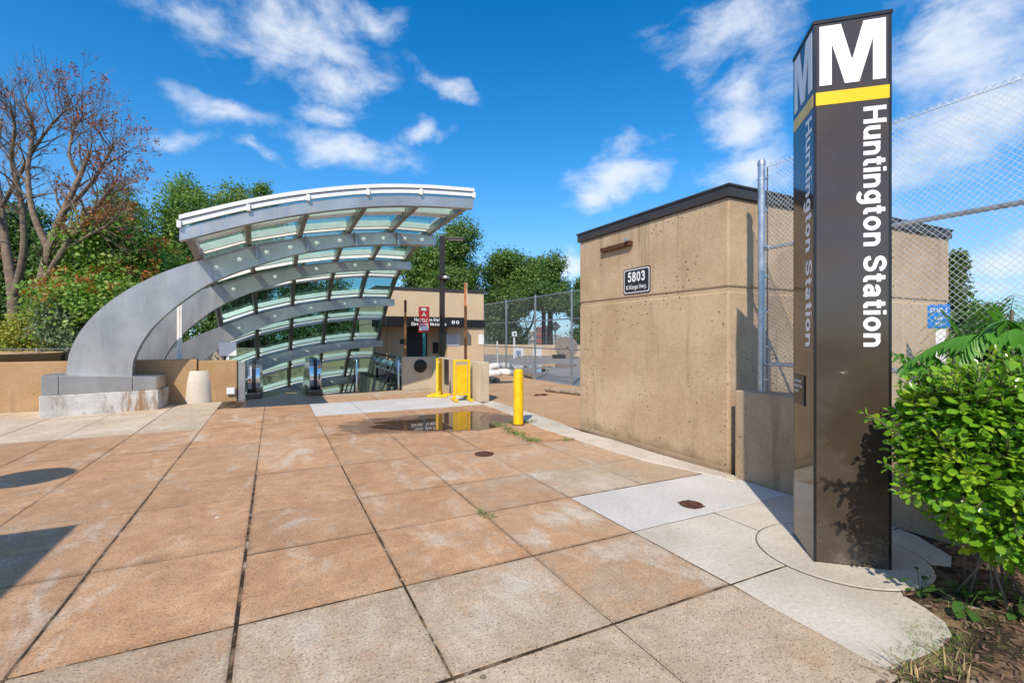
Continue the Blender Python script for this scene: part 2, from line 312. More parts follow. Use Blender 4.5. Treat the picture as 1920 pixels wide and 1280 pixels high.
def sc(c, k): return tuple(min(1, x * k) for x in c)
def plain(name, c, rough=.55, metal=0., var=.18, scale=4., spec=.5, bump=0., bscale=60., coat=0.):
    t = NT(name); n = t.noise(scale, 7)
    t.set(t.mix(t.rng(n, .3, .7), sc(c, 1 - var), sc(c, 1 + var)), t.rng(n, .3, .7, rough * .88, min(1, rough * 1.12)), metal, spec, coat)
    if bump: t.bump(t.noise(bscale, 4), bump, .004)
def concrete(name, c1, c2, stain=(.10, .075, .05), stain_amt=.5, pit=1.0, streak=.35, pitscale=11., drip=None):
    t = NT(name)
    big = t.noise(.9, 8, .62, dist=.3); col = t.mix(t.rng(big, .32, .68), c1, c2)
    fine = t.noise(38, 6, .7); col = t.mul(col, t.mix(t.rng(fine, .25, .75), (.84, .83, .82), (1.12, 1.12, 1.12)))
    st = t.noise(1.6, 7, .65, stretch=(2.2, 2.2, .28), off=(3, 1, 0)); col = t.mix(t.math('MULTIPLY', t.rng(st, .56, .78), streak), col, stain)
    bl = t.noise(2.6, 8, .7, off=(7, 2, 5)); col = t.mix(t.math('MULTIPLY', t.rng(bl, .6, .82), stain_amt), col, stain)
    if drip:
        z = t.sep()[2]; dn = t.noise(5.5, 6, .7, stretch=(1, 1, .05), off=(2, 5, 0)); col = t.mix(t.math('MULTIPLY', t.math('MULTIPLY', t.rng(dn, .52, .68), t.rng(z, drip - 1.3, drip)), .55), col, stain)
        bn = t.noise(3.5, 8, .72, off=(8, 8, 0)); col = t.mix(t.math('MULTIPLY', t.rng(t.math('SUBTRACT', t.math('MULTIPLY', bn, .8), z), .12, .42), .6), col, stain)
    d, c = t.voro(pitscale); m = t.rng(t.noise(1.7, 4, off=(2, 9, 4)), .42, .66)
    pits = t.math('MULTIPLY', t.rng(d, .2, .1), t.math('MULTIPLY', m, pit)); d2, c2_ = t.voro(pitscale * 3.1); p2 = t.math('MULTIPLY', t.rng(d2, .2, .1), t.math('MULTIPLY', t.rng(t.noise(3.2, 3), .5, .7), pit * .8))
    pp = t.math('MAXIMUM', pits, p2); col = t.mix(t.math('MULTIPLY', pp, .82), col, sc(stain, .5))
    t.set(col, t.rng(fine, .2, .8, .78, .95), 0, .3)
    t.bump(t.math('SUBTRACT', t.math('MULTIPLY', fine, .25), pp), .55, .012)
def paving():
    t = NT('paving'); oi = t.N.new('ShaderNodeObjectInfo'); r, g, b = [o for o in t.sep(oi.outputs['Color'])]
    n = t.noise(.75, 8, .66, dist=.4); n2 = t.noise(2.6, 8, .68, off=(4, 1, 0))
    w = t.math('ADD', r, t.math('MULTIPLY', t.math('SUBTRACT', t.math('ADD', t.math('MULTIPLY', n, .5), t.math('MULTIPLY', n2, .5)), .5), 3.0))
    ora = t.mix(t.rng(n2, .3, .7), (.385, .207, .102), (.525, .325, .182)); cre = t.mix(t.rng(n, .3, .7), (.44, .355, .25), (.56, .475, .365))
    col = t.mix(t.rng(w, .1, .95), cre, ora)
    # grey worn scuffs and pale mortar smears with shapes of their own
    sm = t.noise(2.1, 9, .72, stretch=(1, .45, 1), off=(11, 3, 0), dist=.8); col = t.mix(t.math('MULTIPLY', t.rng(sm, .50, .68), .6), col, (.58, .52, .44))
    dk = t.noise(1.3, 8, .7, off=(1, 8, 0), dist=.6); col = t.mix(t.math('MULTIPLY', t.rng(dk, .52, .76), .6), col, (.235, .14, .08))
    # cement haze spilt beside the pylon and one grey patch
    hz = None
    for px, py, rad in ((1070, 965, .55), (1150, 1030, .5), (1000, 1010, .35), (1230, 1040, .45), (1120, 905, .5), (990, 1090, .5), (1010, 890, .4), (950, 1150, .45), (1330, 1080, .35), (300, 800, .6), (230, 805, .5)):
        q = G(px, py); dn = t.N.new('ShaderNodeVectorMath'); dn.operation = 'DISTANCE'; t.L.new(t.pos, dn.inputs[0]); dn.inputs[1].default_value = q; v = t.rng(dn.outputs['Value'], rad, 0.0); hz = v if hz is None else t.math('MAXIMUM', hz, v)
    hn = t.noise(3.4, 9, .7, stretch=(1.6, .7, 1), off=(5, 5, 0), dist=1.2)
    col = t.mix(t.math('MULTIPLY', t.rng(t.math('ADD', hz, t.math('MULTIPLY', t.math('SUBTRACT', hn, .5), 3.4)), .35, 1.25), .72), col, (.58, .53, .45))
    med = t.noise(9, 7, .7, off=(2, 2, 0)); col = t.mul(col, t.mix(t.rng(med, .3, .7), (.88, .87, .86), (1.1, 1.1, 1.1)))
    fine = t.noise(70, 5, .8); col = t.mul(col, t.mix(t.rng(fine, .25, .75), (.60, .57, .54), (1.30, 1.30, 1.30)))
    # grime bleeding from the joints onto the slab edges
    gc = t.N.new('ShaderNodeTexCoord').outputs['Generated']; gx, gy, _ = t.sep(gc)
    ed = t.math('MINIMUM', t.math('MINIMUM', gx, t.math('SUBTRACT', 1.0, gx)), t.math('MINIMUM', gy, t.math('SUBTRACT', 1.0, gy)))
    en = t.noise(16, 7, .75, off=(6, 4, 0)); em = t.rng(t.math('ADD', ed, t.math('MULTIPLY', t.math('SUBTRACT', en, .5), .10)), .035, -.008)
    col = t.mix(t.math('MULTIPLY', em, t.rng(n, .35, .65, .12, .62)), col, (.14, .095, .06))
    # gum and droppings
    gd, gcol = t.voro(3.1); gm = t.math('MULTIPLY', t.rng(gd, .062, .05), t.rng(t.sep(gcol)[0], .55, .6)); col = t.mix(t.math('MULTIPLY', gm, .75), col, t.mix(t.rng(t.sep(gcol)[1], .6, .62), (.09, .075, .06), (.72, .70, .66)))
    # damp margin of the puddle
    wq = t.N.new('ShaderNodeMapping'); wq.vector_type = 'TEXTURE'; pc = G(815, 791); wq.inputs['Location'].default_value = pc; wq.inputs['Rotation'].default_value = (0, 0, -.12); wq.inputs['Scale'].default_value = (1.75, .95, 1); t.L.new(t.pos, wq.inputs[0])
    wl = t.N.new('ShaderNodeVectorMath'); wl.operation = 'LENGTH'; t.L.new(wq.outputs[0], wl.inputs[0]); wet = t.rng(t.math('ADD', wl.outputs['Value'], t.math('MULTIPLY', t.math('SUBTRACT', n2, .5), .9)), 1.12, .82)
    col = t.mul(col, t.mix(wet, (1, 1, 1), (.5, .45, .42)))
    # exposed aggregate: dark, elongated stones and a few pale ones
    d, c = t.voro(46, (1, 2.0, 1), rot=.5); cs = t.sep(c); k = t.math('MULTIPLY', t.rng(d, .36, .2), t.rng(cs[0], .62, .70)); k = t.math('MULTIPLY', k, g)
    d3, c3 = t.voro(95, (1.6, 1, 1)); c3s = t.sep(c3); k3 = t.math('MULTIPLY', t.math('MULTIPLY', t.rng(d3, .36, .22), t.rng(c3s[0], .60, .66)), g)
    col = t.mix(t.math('MULTIPLY', k, .85), col, t.mix(cs[1], (.03, .024, .02), (.20, .14, .095))); col = t.mix(t.math('MULTIPLY', k3, .85), col, t.mix(c3s[1], (.10, .075, .05), (.62, .52, .4)))
    col = t.mul(col, t.mix(b, (.72, .72, .72), (1.28, 1.28, 1.28)))
    t.set(col, t.rng(wet, 0, 1, .84, .35), 0, .35)
    t.bump(t.math('ADD', t.math('MULTIPLY', fine, .5), t.math('MULTIPLY', k, -.4)), .35, .006)
paving()
concrete('wall_concrete', (.42, .295, .178), (.545, .41, .27), (.16, .105, .06), .75, 1.5, .6, 13., 3.15)
concrete('left_wall_concrete', (.36, .215, .10), (.46, .30, .16), (.16, .09, .04), .8, .8, .5, 9.)
concrete('low_wall_concrete', (.34, .235, .145), (.46, .345, .235), (.075, .055, .04), .8, .8, .55, 16.)
concrete('stair_concrete', (.47, .38, .27), (.55, .46, .34), (.20, .15, .1), .4, .35, .35)
def pedestal():
    t = NT('pedestal_concrete'); n = t.noise(2.2, 8, .7); st = t.noise(3.0, 8, .72, stretch=(1.5, 1.5, .35), off=(2, 2, 0)); x, y, z = t.sep()
    col = t.mix(t.rng(n, .35, .65), (.44, .43, .41), (.64, .63, .61)); col = t.mix(t.math('MULTIPLY', t.rng(st, .5, .66), .8), col, (.30, .26, .21))
    ru = t.math('MULTIPLY', t.rng(x, -2.86, -2.80), t.rng(t.noise(4.2, 7, .65, stretch=(2.2, 1, .3), off=(9, 1, 0)), .40, .58)); col = t.mix(t.math('MULTIPLY', ru, .85), col, (.30, .155, .055))
    dk = t.noise(6, 8, .75, off=(4, 4, 4)); col = t.mix(t.math('MULTIPLY', t.rng(dk, .56, .70), .7), col, (.13, .10, .075)); f = t.noise(40, 6, .7)
    t.set(col, .85, 0, .3); t.bump(f, .4, .01)
pedestal()
concrete('elevator_concrete', (.56, .42, .275), (.62, .475, .32), (.30, .21, .13), .25, .3, .25)
concrete('new_concrete', (.50, .485, .465), (.59, .58, .565), (.30, .28, .25), .45, .3, .0)
concrete('pale_concrete', (.46, .41, .34), (.60, .55, .475), (.28, .21, .145), .6, .4, .0)
concrete('bin_concrete', (.58, .52, .44), (.64, .58, .5), (.42, .33, .25), .3, .2, .2)
concrete('walk_concrete', (.42, .255, .135), (.50, .33, .195), (.24, .15, .08), .5, .4, .0)
concrete('asphalt', (.22, .215, .205), (.32, .31, .295), (.07, .065, .06), .6, .0, .0)
def joint_dirt():
    t = NT('joint_dirt'); n = t.noise(5, 8, .75); col = t.mix(t.rng(n, .45, .62), (.035, .024, .016), (.22, .145, .085)); col = t.mix(t.math('MULTIPLY', t.rng(t.noise(3, 7, .7, off=(4, 4, 0)), .58, .64), .8), col, (.40, .34, .27)); t.set(col, .95, 0, .2); t.bump(t.noise(60, 4), .5, .006)
joint_dirt()
plain('dirt', (.085, .06, .04), .95, var=.4, scale=9, bump=.5)
plain('lawn_earth', (.09, .085, .045), .95, var=.5, scale=2, bump=.5)
plain('mulch', (.075, .045, .03), .9, var=.6, scale=45, bump=1., bscale=90)
plain('bark_chip', (.15, .09, .06), .85, var=.55, scale=30)
def brushed():
    t = NT('steel'); n = t.noise(1.4, 7); st = t.noise(2.4, 7, .7, stretch=(4, 4, .35), off=(1, 1, 1)); col = t.mix(t.rng(n, .3, .7), (.40, .39, .375), (.54, .525, .505)); col = t.mix(t.math('MULTIPLY', t.rng(st, .5, .72), .35), col, (.30, .285, .26))
    t.set(col, t.rng(st, .3, .7, .30, .46), .72, .5); t.bump(t.noise(120, 3, stretch=(1, 1, .1)), .04, .002)
brushed()
plain('steel_shiny', (.62, .62, .62), .14, 1., var=.06, scale=5)
plain('rafter_steel', (.40, .375, .34), .42, .75, var=.1, scale=3)
plain('white_paint', (.80, .80, .79), .4, var=.05)
plain('white_letter', (.86, .86, .86), .35, var=.02)
plain('stud_white', (.85, .85, .83), .3, var=.02)
plain('cap_brown', (.050, .043, .040), .42, .2, var=.15)
plain('pylon_edge', (.012, .012, .013), .25, var=.1)
plain('stripe_yellow', (.86, .55, .0), .3, var=.03)
def worn_yellow():
    t = NT('yellow_paint'); n = t.noise(7, 7); col = t.mix(t.rng(n, .3, .7), (.74, .44, .004), (.86, .54, .006))
    ch = t.rng(t.noise(38, 6, .75, stretch=(1, 1, .6)), .655, .70); col = t.mix(t.math('MULTIPLY', ch, .75), col, (.20, .13, .06)); gr = t.rng(t.noise(3.5, 7, .7, off=(3, 3, 3)), .55, .8); col = t.mix(t.math('MULTIPLY', gr, .3), col, (.35, .24, .06))
    t.set(col, t.rng(n, .3, .7, .38, .6), 0, .4); t.bump(ch, .2, .002)
worn_yellow()
def dusty_pylon():
    t = NT('pylon_brown'); n = t.noise(2.5, 7); col = t.mix(t.rng(n, .3, .7), (.056, .041, .030), (.070, .053, .040))
    z = t.sep()[2]; d, c = t.voro(48); sp = t.math('MULTIPLY', t.rng(d, .16, .1), t.rng(t.sep(c)[0], .80, .84)); sp = t.math('MULTIPLY', sp, t.rng(z, 1.1, .1))
    sc_ = t.rng(t.noise(9, 8, .8, stretch=(1, 1, .12), off=(1, 2, 3)), .62, .72); du = t.math('MULTIPLY', t.rng(t.noise(6, 8, .75), .45, .75), t.rng(z, .5, .0))
    col = t.mix(t.math('MULTIPLY', t.math('MAXIMUM', sp, t.math('MULTIPLY', du, .35)), .7), col, (.42, .36, .29)); col = t.mix(t.math('MULTIPLY', sc_, .12), col, (.3, .26, .22))
    t.set(col, t.math('ADD', t.rng(n, .3, .7, .05, .10), t.math('MULTIPLY', t.math('MAXIMUM', du, sp), .4)), 0, .6)
dusty_pylon()
plain('black_rubber', (.012, .012, .014), .35, var=.2)
plain('black_metal', (.018, .018, .019), .4, .3, var=.2)
plain('sign_black', (.020, .021, .023), .4, var=.1)
plain('fascia_black', (.022, .022, .024), .16, .3, var=.1)
plain('galvanised', (.55, .57, .58), .34, .85, var=.14, scale=14)
plain('wire', (.68, .69, .70), .4, .3, var=.1, scale=20)
plain('dark_wire', (.17, .175, .18), .5, .5, var=.1, scale=20)
plain('rust_iron', (.10, .042, .022), .85, .2, var=.55, scale=28, bump=.4)
plain('rust_post', (.50, .19, .065), .8, .1, var=.4, scale=5)
plain('rust_dark', (.17, .05, .025), .85, .1, var=.5, scale=12)
plain('teal_paint', (.02, .24, .22), .4, var=.12)
plain('sign_red', (.62, .012, .018), .35, var=.05)
plain('sign_blue', (.015, .19, .62), .35, var=.05)
plain('sign_white', (.78, .79, .80), .45, var=.05)
plain('notice_grey', (.62, .62, .64), .6, var=.1, scale=12)
plain('orange_sticker', (.75, .30, .05), .5, var=.05)
plain('red_button', (.65, .05, .03), .3, var=.05)
plain('pole_brown', (.040, .030, .028), .45, .2, var=.15)
plain('pipe_blue', (.33, .43, .47), .5, .1, var=.25, scale=6)
plain('spool_wood', (.27, .22, .19), .85, var=.35, scale=9, bump=.4)
plain('sandbag', (.70, .68, .66), .8, var=.08, scale=12)
plain('log_grey', (.30, .24, .17), .9, var=.3, scale=8, bump=.5)
plain('tread_plate', (.15, .155, .165), .32, .8, var=.2, scale=30)
plain('bark', (.155, .115, .085), .9, var=.35, scale=7, bump=.6, bscale=30)
plain('bark_pale', (.19, .14, .10), .9, var=.35, scale=6, bump=.6, bscale=30)
plain('bark_dark', (.05, .04, .032), .9, var=.35, scale=7)
plain('brick_far', (.36, .13, .075), .85, var=.2, scale=1)
plain('facade_far', (.50, .49, .47), .8, var=.1, scale=.5)
plain('window_far', (.07, .09, .11), .15, var=.2)
plain('terrain_green', (.06, .075, .035), .95, var=.4, scale=.05)
plain('weed_blade', (.12, .20, .03), .6, var=.5, scale=14)
plain('dry_blade', (.30, .22, .10), .8, var=.3, scale=10)

def foliage(name, a, b, c=None, gloss=.45, trans=.35, nscale=.7):
    t = NT(name); g = t.N.new('ShaderNodeNewGeometry'); rnd = g.outputs['Random Per Island']
    col = t.mix(rnd, a, b)
    if c: col = t.mix(t.rng(t.noise(nscale, 4), .5, .68), col, c)
    t.set(col, gloss, 0, .4)
    tr = t.N.new('ShaderNodeBsdfTranslucent'); t.put(t.mul(col, (1.25, 1.35, .6)), tr.inputs['Color'])
    ms = t.N.new('ShaderNodeMixShader'); ms.inputs[0].default_value = trans
    t.L.new(t.b.outputs[0], ms.inputs[1]); t.L.new(tr.outputs[0], ms.inputs[2])
    t.L.new(ms.outputs[0], t.N['Material Output'].inputs['Surface'])
foliage('leaf_dark', (0.043, 0.094, 0.021), (0.111, 0.205, 0.044), (0.145, 0.230, 0.051))
foliage('leaf_mid', (0.077, 0.165, 0.029), (0.194, 0.330, 0.062), (0.253, 0.339, 0.068))
foliage('leaf_far', (0.062, 0.133, 0.029), (0.152, 0.267, 0.053), (0.197, 0.276, 0.062))
foliage('leaf_ailanthus', (0.106, 0.229, 0.032), (0.246, 0.405, 0.071), (0.299, 0.386, 0.080))
foliage('leaf_rust', (0.248, 0.070, 0.034), (0.419, 0.132, 0.062))
foliage('seed_orange', (.36, .13, .03), (.50, .22, .05))
foliage('leaf_silver', (0.109, 0.163, 0.078), (0.295, 0.357, 0.217))
foliage('leaf_yellow', (0.202, 0.264, 0.031), (0.419, 0.388, 0.054), (0.465, 0.264, 0.062))
foliage('leaf_shrub', (.04, .15, .010), (.25, .47, .03), (.38, .51, .04), gloss=.17, trans=.32, nscale=6)
foliage('leaf_frond', (.06, .22, .03), (.14, .38, .05), gloss=.4, trans=.35)
foliage('leaf_weed', (.035, .10, .02), (.09, .19, .035), gloss=.4)

def glass(name, tint, ior=1.5, rough=.0):
    t = NT(name); t.N.remove(t.b)
    fr = t.N.new('ShaderNodeFresnel'); bf = t.N.new('ShaderNodeNewGeometry'); t.L.new(t.rng(bf.outputs['Backfacing'], 0, 1, ior, 1 / ior, False), fr.inputs[0])
    tp = t.N.new('ShaderNodeBsdfTransparent'); tp.inputs[0].default_value = tint + (1,)
    gl = t.N.new('ShaderNodeBsdfGlossy'); gl.inputs['Roughness'].default_value = rough; gl.inputs['Color'].default_value = (.95, 1, .98, 1)
    ms = t.N.new('ShaderNodeMixShader'); t.L.new(fr.outputs[0], ms.inputs[0]); t.L.new(tp.outputs[0], ms.inputs[1]); t.L.new(gl.outputs[0], ms.inputs[2])
    t.L.new(ms.outputs[0], t.N['Material Output'].inputs['Surface'])
glass('canopy_glass', (.60, .76, .73), 1.5)
glass('shelter_glass', (.85, .9, .9))
def water():
    t = NT('water'); t.set((.085, .05, .028), .015, 0, .6)
    t.bump(t.noise(5, 3), .015, .01)
water()

# ------------------------------------------------------------------ ground and terrain
MB().add([(-3000, -3000, -12), (3000, -3000, -12), (3000, 3000, -12), (-3000, 3000, -12)], [(0, 1, 2, 3)]).build('terrain', 'terrain_green', kind='structure')
gz = -.045
deck = MB()
def sheet(m, pts, z): m.add([(p[0], p[1], z) for p in pts], [tuple(range(len(pts)))])
WELL = (-4.7, 3.42, 13.72, 30.0)
sheet(deck, [(-80, -40), (60, -40), (60, -27), (33.4, 13.72), (-80, 13.72)], gz)
sheet(deck, [(3.42, 13.72), (33.4, 13.72), (22.6, 32.3), (17.5, 40.4), (10, 52), (3.42, 52)], gz)
sheet(deck, [(-80, 13.72), (-4.7, 13.72), (-4.7, 70), (-80, 70)], gz)
sheet(deck, [(-4.7, 30), (3.42, 30), (3.42, 52), (-4.7, 60)], gz)
sheet(deck, [(-80, 70), (-4.7, 70), (-4.7, 60)], gz)
deck.build('ground', 'dirt', kind='structure')
skirt = MB()
for a, b in (((60, -27), (22.6, 32.3)), ((22.6, 32.3), (10, 52)), ((10, 52), (-80, 70))):
    skirt.add([(a[0], a[1], -12), (b[0], b[1], -12), (b[0], b[1], gz - .005), (a[0], a[1], gz - .005)], [(0, 1, 2, 3)])
skirt.build('deck_edge_wall', 'stair_concrete', kind='structure')
def poly_sheet(name, pts, z, mat, kind='structure', th=0, **k):
    m = MB()
    if th: m.prism([(p[0], p[1], z - th) for p in pts], (0, 0, th))
    else: sheet(m, pts, z)
    return m.build(name, mat, kind=kind, **k)
poly_sheet('parking_lot', [(8.62, 6.0), (35, 6.0), (33, 13.8), (22.5, 32.2), (17.4, 40.3), (8.62, 40.3)], -.02, 'asphalt')
poly_sheet('walkway', [(4.62, 6.68), (8.62, 6.68), (8.62, 20), (4.62, 20)], -.012, 'walk_concrete')
poly_sheet('lawn', [(-60, 13.75), (-4.72, 13.75), (-4.72, 60), (-60, 66)], -.02, 'lawn_earth')
poly_sheet('road', [(-60, -14), (40, -14), (40, -5), (-60, -5)], -.025, 'asphalt')

# paving slabs, one object each
poly_sheet('joint_fill', [(-8.4, -2.5), (4.63, -2.5), (4.63, 13.38), (-8.4, 13.38)], -.0042, 'joint_dirt')
pave = thing('plaza_pavement', None, None, (0, 6, 0)); pave['kind'] = 'structure'
def slab_mesh(w, l):
    key = (round(w, 3), round(l, 3))
    if key in MESHCACHE: return MESHCACHE[key]
    c = .003; x, y = w / 2, l / 2
    v = [(-x, -y, -.06), (x, -y, -.06), (x, y, -.06), (-x, y, -.06), (-x, -y, -c), (x, -y, -c), (x, y, -c), (-x, y, -c), (-x + c, -y + c, 0), (x - c, -y + c, 0), (x - c, y - c, 0), (-x + c, y - c, 0)]
    f = [(0, 1, 5, 4), (1, 2, 6, 5), (2, 3, 7, 6), (3, 0, 4, 7), (4, 5, 9, 8), (5, 6, 10, 9), (6, 7, 11, 10), (7, 4, 8, 11), (8, 9, 10, 11)]
    me = bpy.data.meshes.new('slab'); me.from_pydata(v, [], f); me.materials.append(MATS['paving']); MESHCACHE[key] = me; return me
NSL = 0
def slab(x0, x1, y0, y1, tone, agg, bri, mat=None, gap=(.008, .008)):
    global NSL
    w, l = x1 - x0 - gap[0], y1 - y0 - gap[1]
    me = slab_mesh(w, l)
    if mat:
        me = me.copy(); me.materials.clear(); me.materials.append(MATS[mat])
    ob = bpy.data.objects.new('slab', me); ob.color = (tone, agg, bri, 1)
    z = random.uniform(-.0015, .001)
    link(ob, Vector(((x0 + x1) / 2, (y0 + y1) / 2, z)), pave, None, None, None, None)
    ob.rotation_euler = (random.uniform(-.001, .001), random.uniform(-.001, .001), random.uniform(-.003, .003)); NSL += 1
XL = [-.18 + .914 * k for k in range(-9, 6)]         # column lines, 3 ft apart
YN = [-2.5, -1.6, -.69, .22, 1.14, 2.06, 2.96, 3.88, 4.76, 6.08]
for i in range(len(XL) - 1):
    x0, x1 = XL[i], XL[i + 1]; left = x1 < -.1
    rows = list(YN)
    if left: rows = [-2.5, -1.6, -.69, .22, 1.14, 2.06, 2.96, 4.05, 5.27, 6.08]
    rows += [7.95, 9.5] if x1 < .8 else [7.75, 8.9, 10.1]
    rows += [12.0, 13.38] if x1 < -.6 else [12.0]
    for y0, y1 in zip(rows, rows[1:]):
        if x0 > 2.5 and y1 < 4.0: continue
        xe = min(x1, 4.62)
        if x0 > 2.5 and y0 > 6.0: xe = x1
        yc = (y0 + y1) / 2; xc = (x0 + x1) / 2; mat = None
        if yc < 2.96: tone, agg, bri = (.30 if xc < .7 else .34), 1.0, .46
        elif yc < 6.08: tone, agg, bri = .92, 1.0, .5
        else: tone, agg, bri = .95, .2, .5
        if 2.06 < yc < 2.96 and .7 < xc < 2.56: tone, agg = .55, .9
        if 2.9 < yc < 6.08 and xc > 1.6: tone, agg = .72, .12
        if 2.9 < yc < 6.08 and .73 < xc < 1.65: agg = .8 if yc < 3.9 else .25; tone = .95
        if yc > 9.5 and xc < -1.0: tone, agg, bri = .1, .1, .62
        if 3.9 < yc < 4.8 and xc > 2.5: tone, agg = .3, .1
        if yc > 10.1 and xc > .73: mat = 'new_concrete'
        g = random.choice((.005, .007, .009))
        gx = .020 if (-.2 < x1 < -.1 or -.2 < x0 < -.1) and 2 < yc < 6 else g
        gy = .022 if abs(y0 - 2.06) < .02 or abs(y1 - 2.06) < .02 else (.016 if abs(y0 - 2.96) < .02 or abs(y1 - 2.96) < .02 else random.choice((.008, .010, .013)))
        slab(x0, xe, y0, y1, tone + random.uniform(-.16, .16), agg, bri + random.uniform(-.17, .17), mat, (gx, gy))
# patches beside the pylon and the house: pale new slabs
slab(2.565, 3.49, 2.97, 3.86, 0, 0, .5, 'new_concrete'); slab(3.49, 4.55, 2.97, 3.86, 0, 0, .5, 'new_concrete')
slab(2.565, 3.49, 2.06, 2.97, 0, 0, .5, 'pale_concrete', (.02, .014)); slab(3.49, 4.55, 2.06, 2.97, 0, 0, .5, 'pale_concrete')
# landing in front of the stairs
for x0, x1 in zip((-.6, 1.15, 2.3), (1.15, 2.3, 4.5)):
    if x0 > 1: slab(x0, x1, 12.0, 13.1, .75, .1, .58)
slab(1.15, 4.4, 13.1, 13.72, .35, .1, .45)
apx = [(1364, 1101), (1640, 1250), (1650, 1262), (1700, 1240), (1760, 1215), (1785, 1190), (1772, 1165), (1735, 1138), (1695, 1115), (1690, 1095)]
ap = [G(*p) for p in apx] + [Vector((3.9, 1.72, 0)), Vector((4.1, 1.55, 0)), Vector((4.3, 1.62, 0)), Vector((4.5, 1.9, 0)), Vector((4.545, 2.05, 0)), Vector((2.58, 2.05, 0))]
ap[0] = Vector((2.58, 2.05, 0)); ap = ap[:-1]
m = MB(); m.prism([(p.x, p.y, -.06) for p in ap], (0, 0, .057)); m.build('concrete_apron', 'pale_concrete', kind='structure')
PYL = Vector((3.642, 2.013, 0))
m = MB(); m.lathe([(.525, -.03), (.525, .004), (.515, .008), (0.001, .008)], PYL, 48); m.build('footing', 'pale_concrete', parent=pave)
m = MB()
for k in range(64):
    a0, a1 = 2 * pi * k / 64, 2 * pi * (k + 1) / 64
    m.add([PYL + Vector((cos(a0) * .527, sin(a0) * .527, .003)), PYL + Vector((cos(a0) * .534, sin(a0) * .534, .003)), PYL + Vector((cos(a1) * .534, sin(a1) * .534, .003)), PYL + Vector((cos(a1) * .527, sin(a1) * .527, .003))], [(0, 1, 2, 3)])
m.build('footing_joint', 'dirt', parent=pave)
# curved kerb apron sweeping to the house
kb = [(905, 757), (960, 778), (1010, 801), (1080, 824), (1150, 846), (1205, 863), (1300, 884), (1380, 903), (1383, 894), (1240, 853), (1150, 825), (1092, 810), (1045, 791), (1000, 776), (960, 763), (922, 752)]
m = MB(); m.prism([tuple(G(*p) + Vector((0, 0, -.05))) for p in kb], (0, 0, .062)); m.build('kerb', 'pale_concrete', kind='structure', bevel=.01)
# mulch bed
poly_sheet('planting_bed', [(2.4, -2.4), (4.54, -2.4), (4.54, 2.0), (2.6, 2.0), (2.4, 1.2)], -.009, 'mulch')

# puddle
pd = [(690, 801), (712, 796), (748, 797), (700, 793), (742, 788), (775, 786), (790, 780), (812, 777), (850, 772), (890, 771), (918, 773), (905, 780), (898, 786), (915, 792), (932, 801), (900, 807), (868, 806), (842, 810), (828, 806), (780, 807), (740, 806)]
m = MB(); sheet(m, [G(*p) for p in pd], .006); m.build('puddle', 'water', kind='structure')
for pp in ([(1005, 684), (1030, 681), (1085, 682), (1085, 686), (1040, 688), (1012, 687)], [(1004, 693), (1020, 690), (1030, 694), (1012, 698)], [(935, 688), (960, 684), (1000, 684), (995, 688), (950, 691)]):
    m = MB(); sheet(m, [G(*p) for p in pp], -.014); m.build('puddle', 'water', kind='structure')

# ------------------------------------------------------------------ pylon
def build_pylon():
    t = thing('station_pylon', 'tall square dark brown station pylon with white M and yellow stripe', 'pylon', PYL)
    Hh = 3.715; hw = .228
    ang = atan2(-.299, .332)                                     # direction along the front face
    r0 = Vector((cos(ang), sin(ang), 0)); up = Vector((0, 0, 1))
    for k in range(4):
        r = Matrix.Rotation(k * pi / 2, 3, 'Z') @ r0; n = r.cross(up)
        fo = PYL + n * hw
        p = MB(); p.obox(fo, r, up, n, -hw + .012, hw - .012, .012, Hh - .02, -.02, 0); pan = p.build('panel', 'pylon_brown', t, bevel=.002)
        p = MB(); p.obox(fo, r, up, n, -hw + .0125, hw - .0125, 3.136, 3.224, 0, .0025); p.build('stripe', 'stripe_yellow', t)
        # the M
        w, h = .388, .404; bx0 = -w / 2; z0 = 3.268; q = [(0, 0), (0, 1), (.33, 1), (.5, .38), (.67, 1), (1, 1), (1, 0), (.81, 0), (.81, .69), (.61, 0), (.39, 0), (.19, .69), (.19, 0)]
        p = MB(); p.prism([fo + r * (bx0 + a * w) + up * (z0 + b * h) for a, b in q], n * .003); p.build('letter_m', 'white_letter', t)
        # name reading downwards
        glyphs('Huntington Station', .132, fo + r * .066 + up * 3.092 + n * .0012, -up, r, 'white_letter', pan, length=1.606)
        e = MB(); c = PYL + n * (hw - .006) + r * (hw - .006); e.obox(c, r, up, n, -.011, .0065, 0.0, Hh - .012, -.011, .0065); e.build('corner_trim', 'pylon_edge', t)
    c = MB(); c.obox(PYL, r0, up, r0.cross(up), -hw - .006, hw + .006, Hh - .02, Hh + .004, -hw - .006, hw + .006); c.build('cap', 'pylon_edge', t)
    c = MB(); c.obox(PYL, r0, up, r0.cross(up), -hw + .01, hw - .01, 0.004, .03, -hw + .01, hw - .01); c.build('base_plate', 'pylon_edge', t)
    r = Matrix.Rotation(-pi / 2, 3, 'Z') @ r0; n = r.cross(up); fo = PYL + n * hw
    p = MB(); p.obox(fo, r, up, n, -.20, .045, 1.05, 1.27, 0, .009); pl = p.build('information_plaque', 'cap_brown', t, bevel=.004)
    for k, s in enumerate(('YELLOW LINE', 'HUNTINGTON', 'STATION')):
        text(s, .028, fo + r * -.185 + up * (1.215 - k * .038) + n * .0095, r, up, 'sign_white', 'lettering', pl, depth=.0008)
build_pylon()

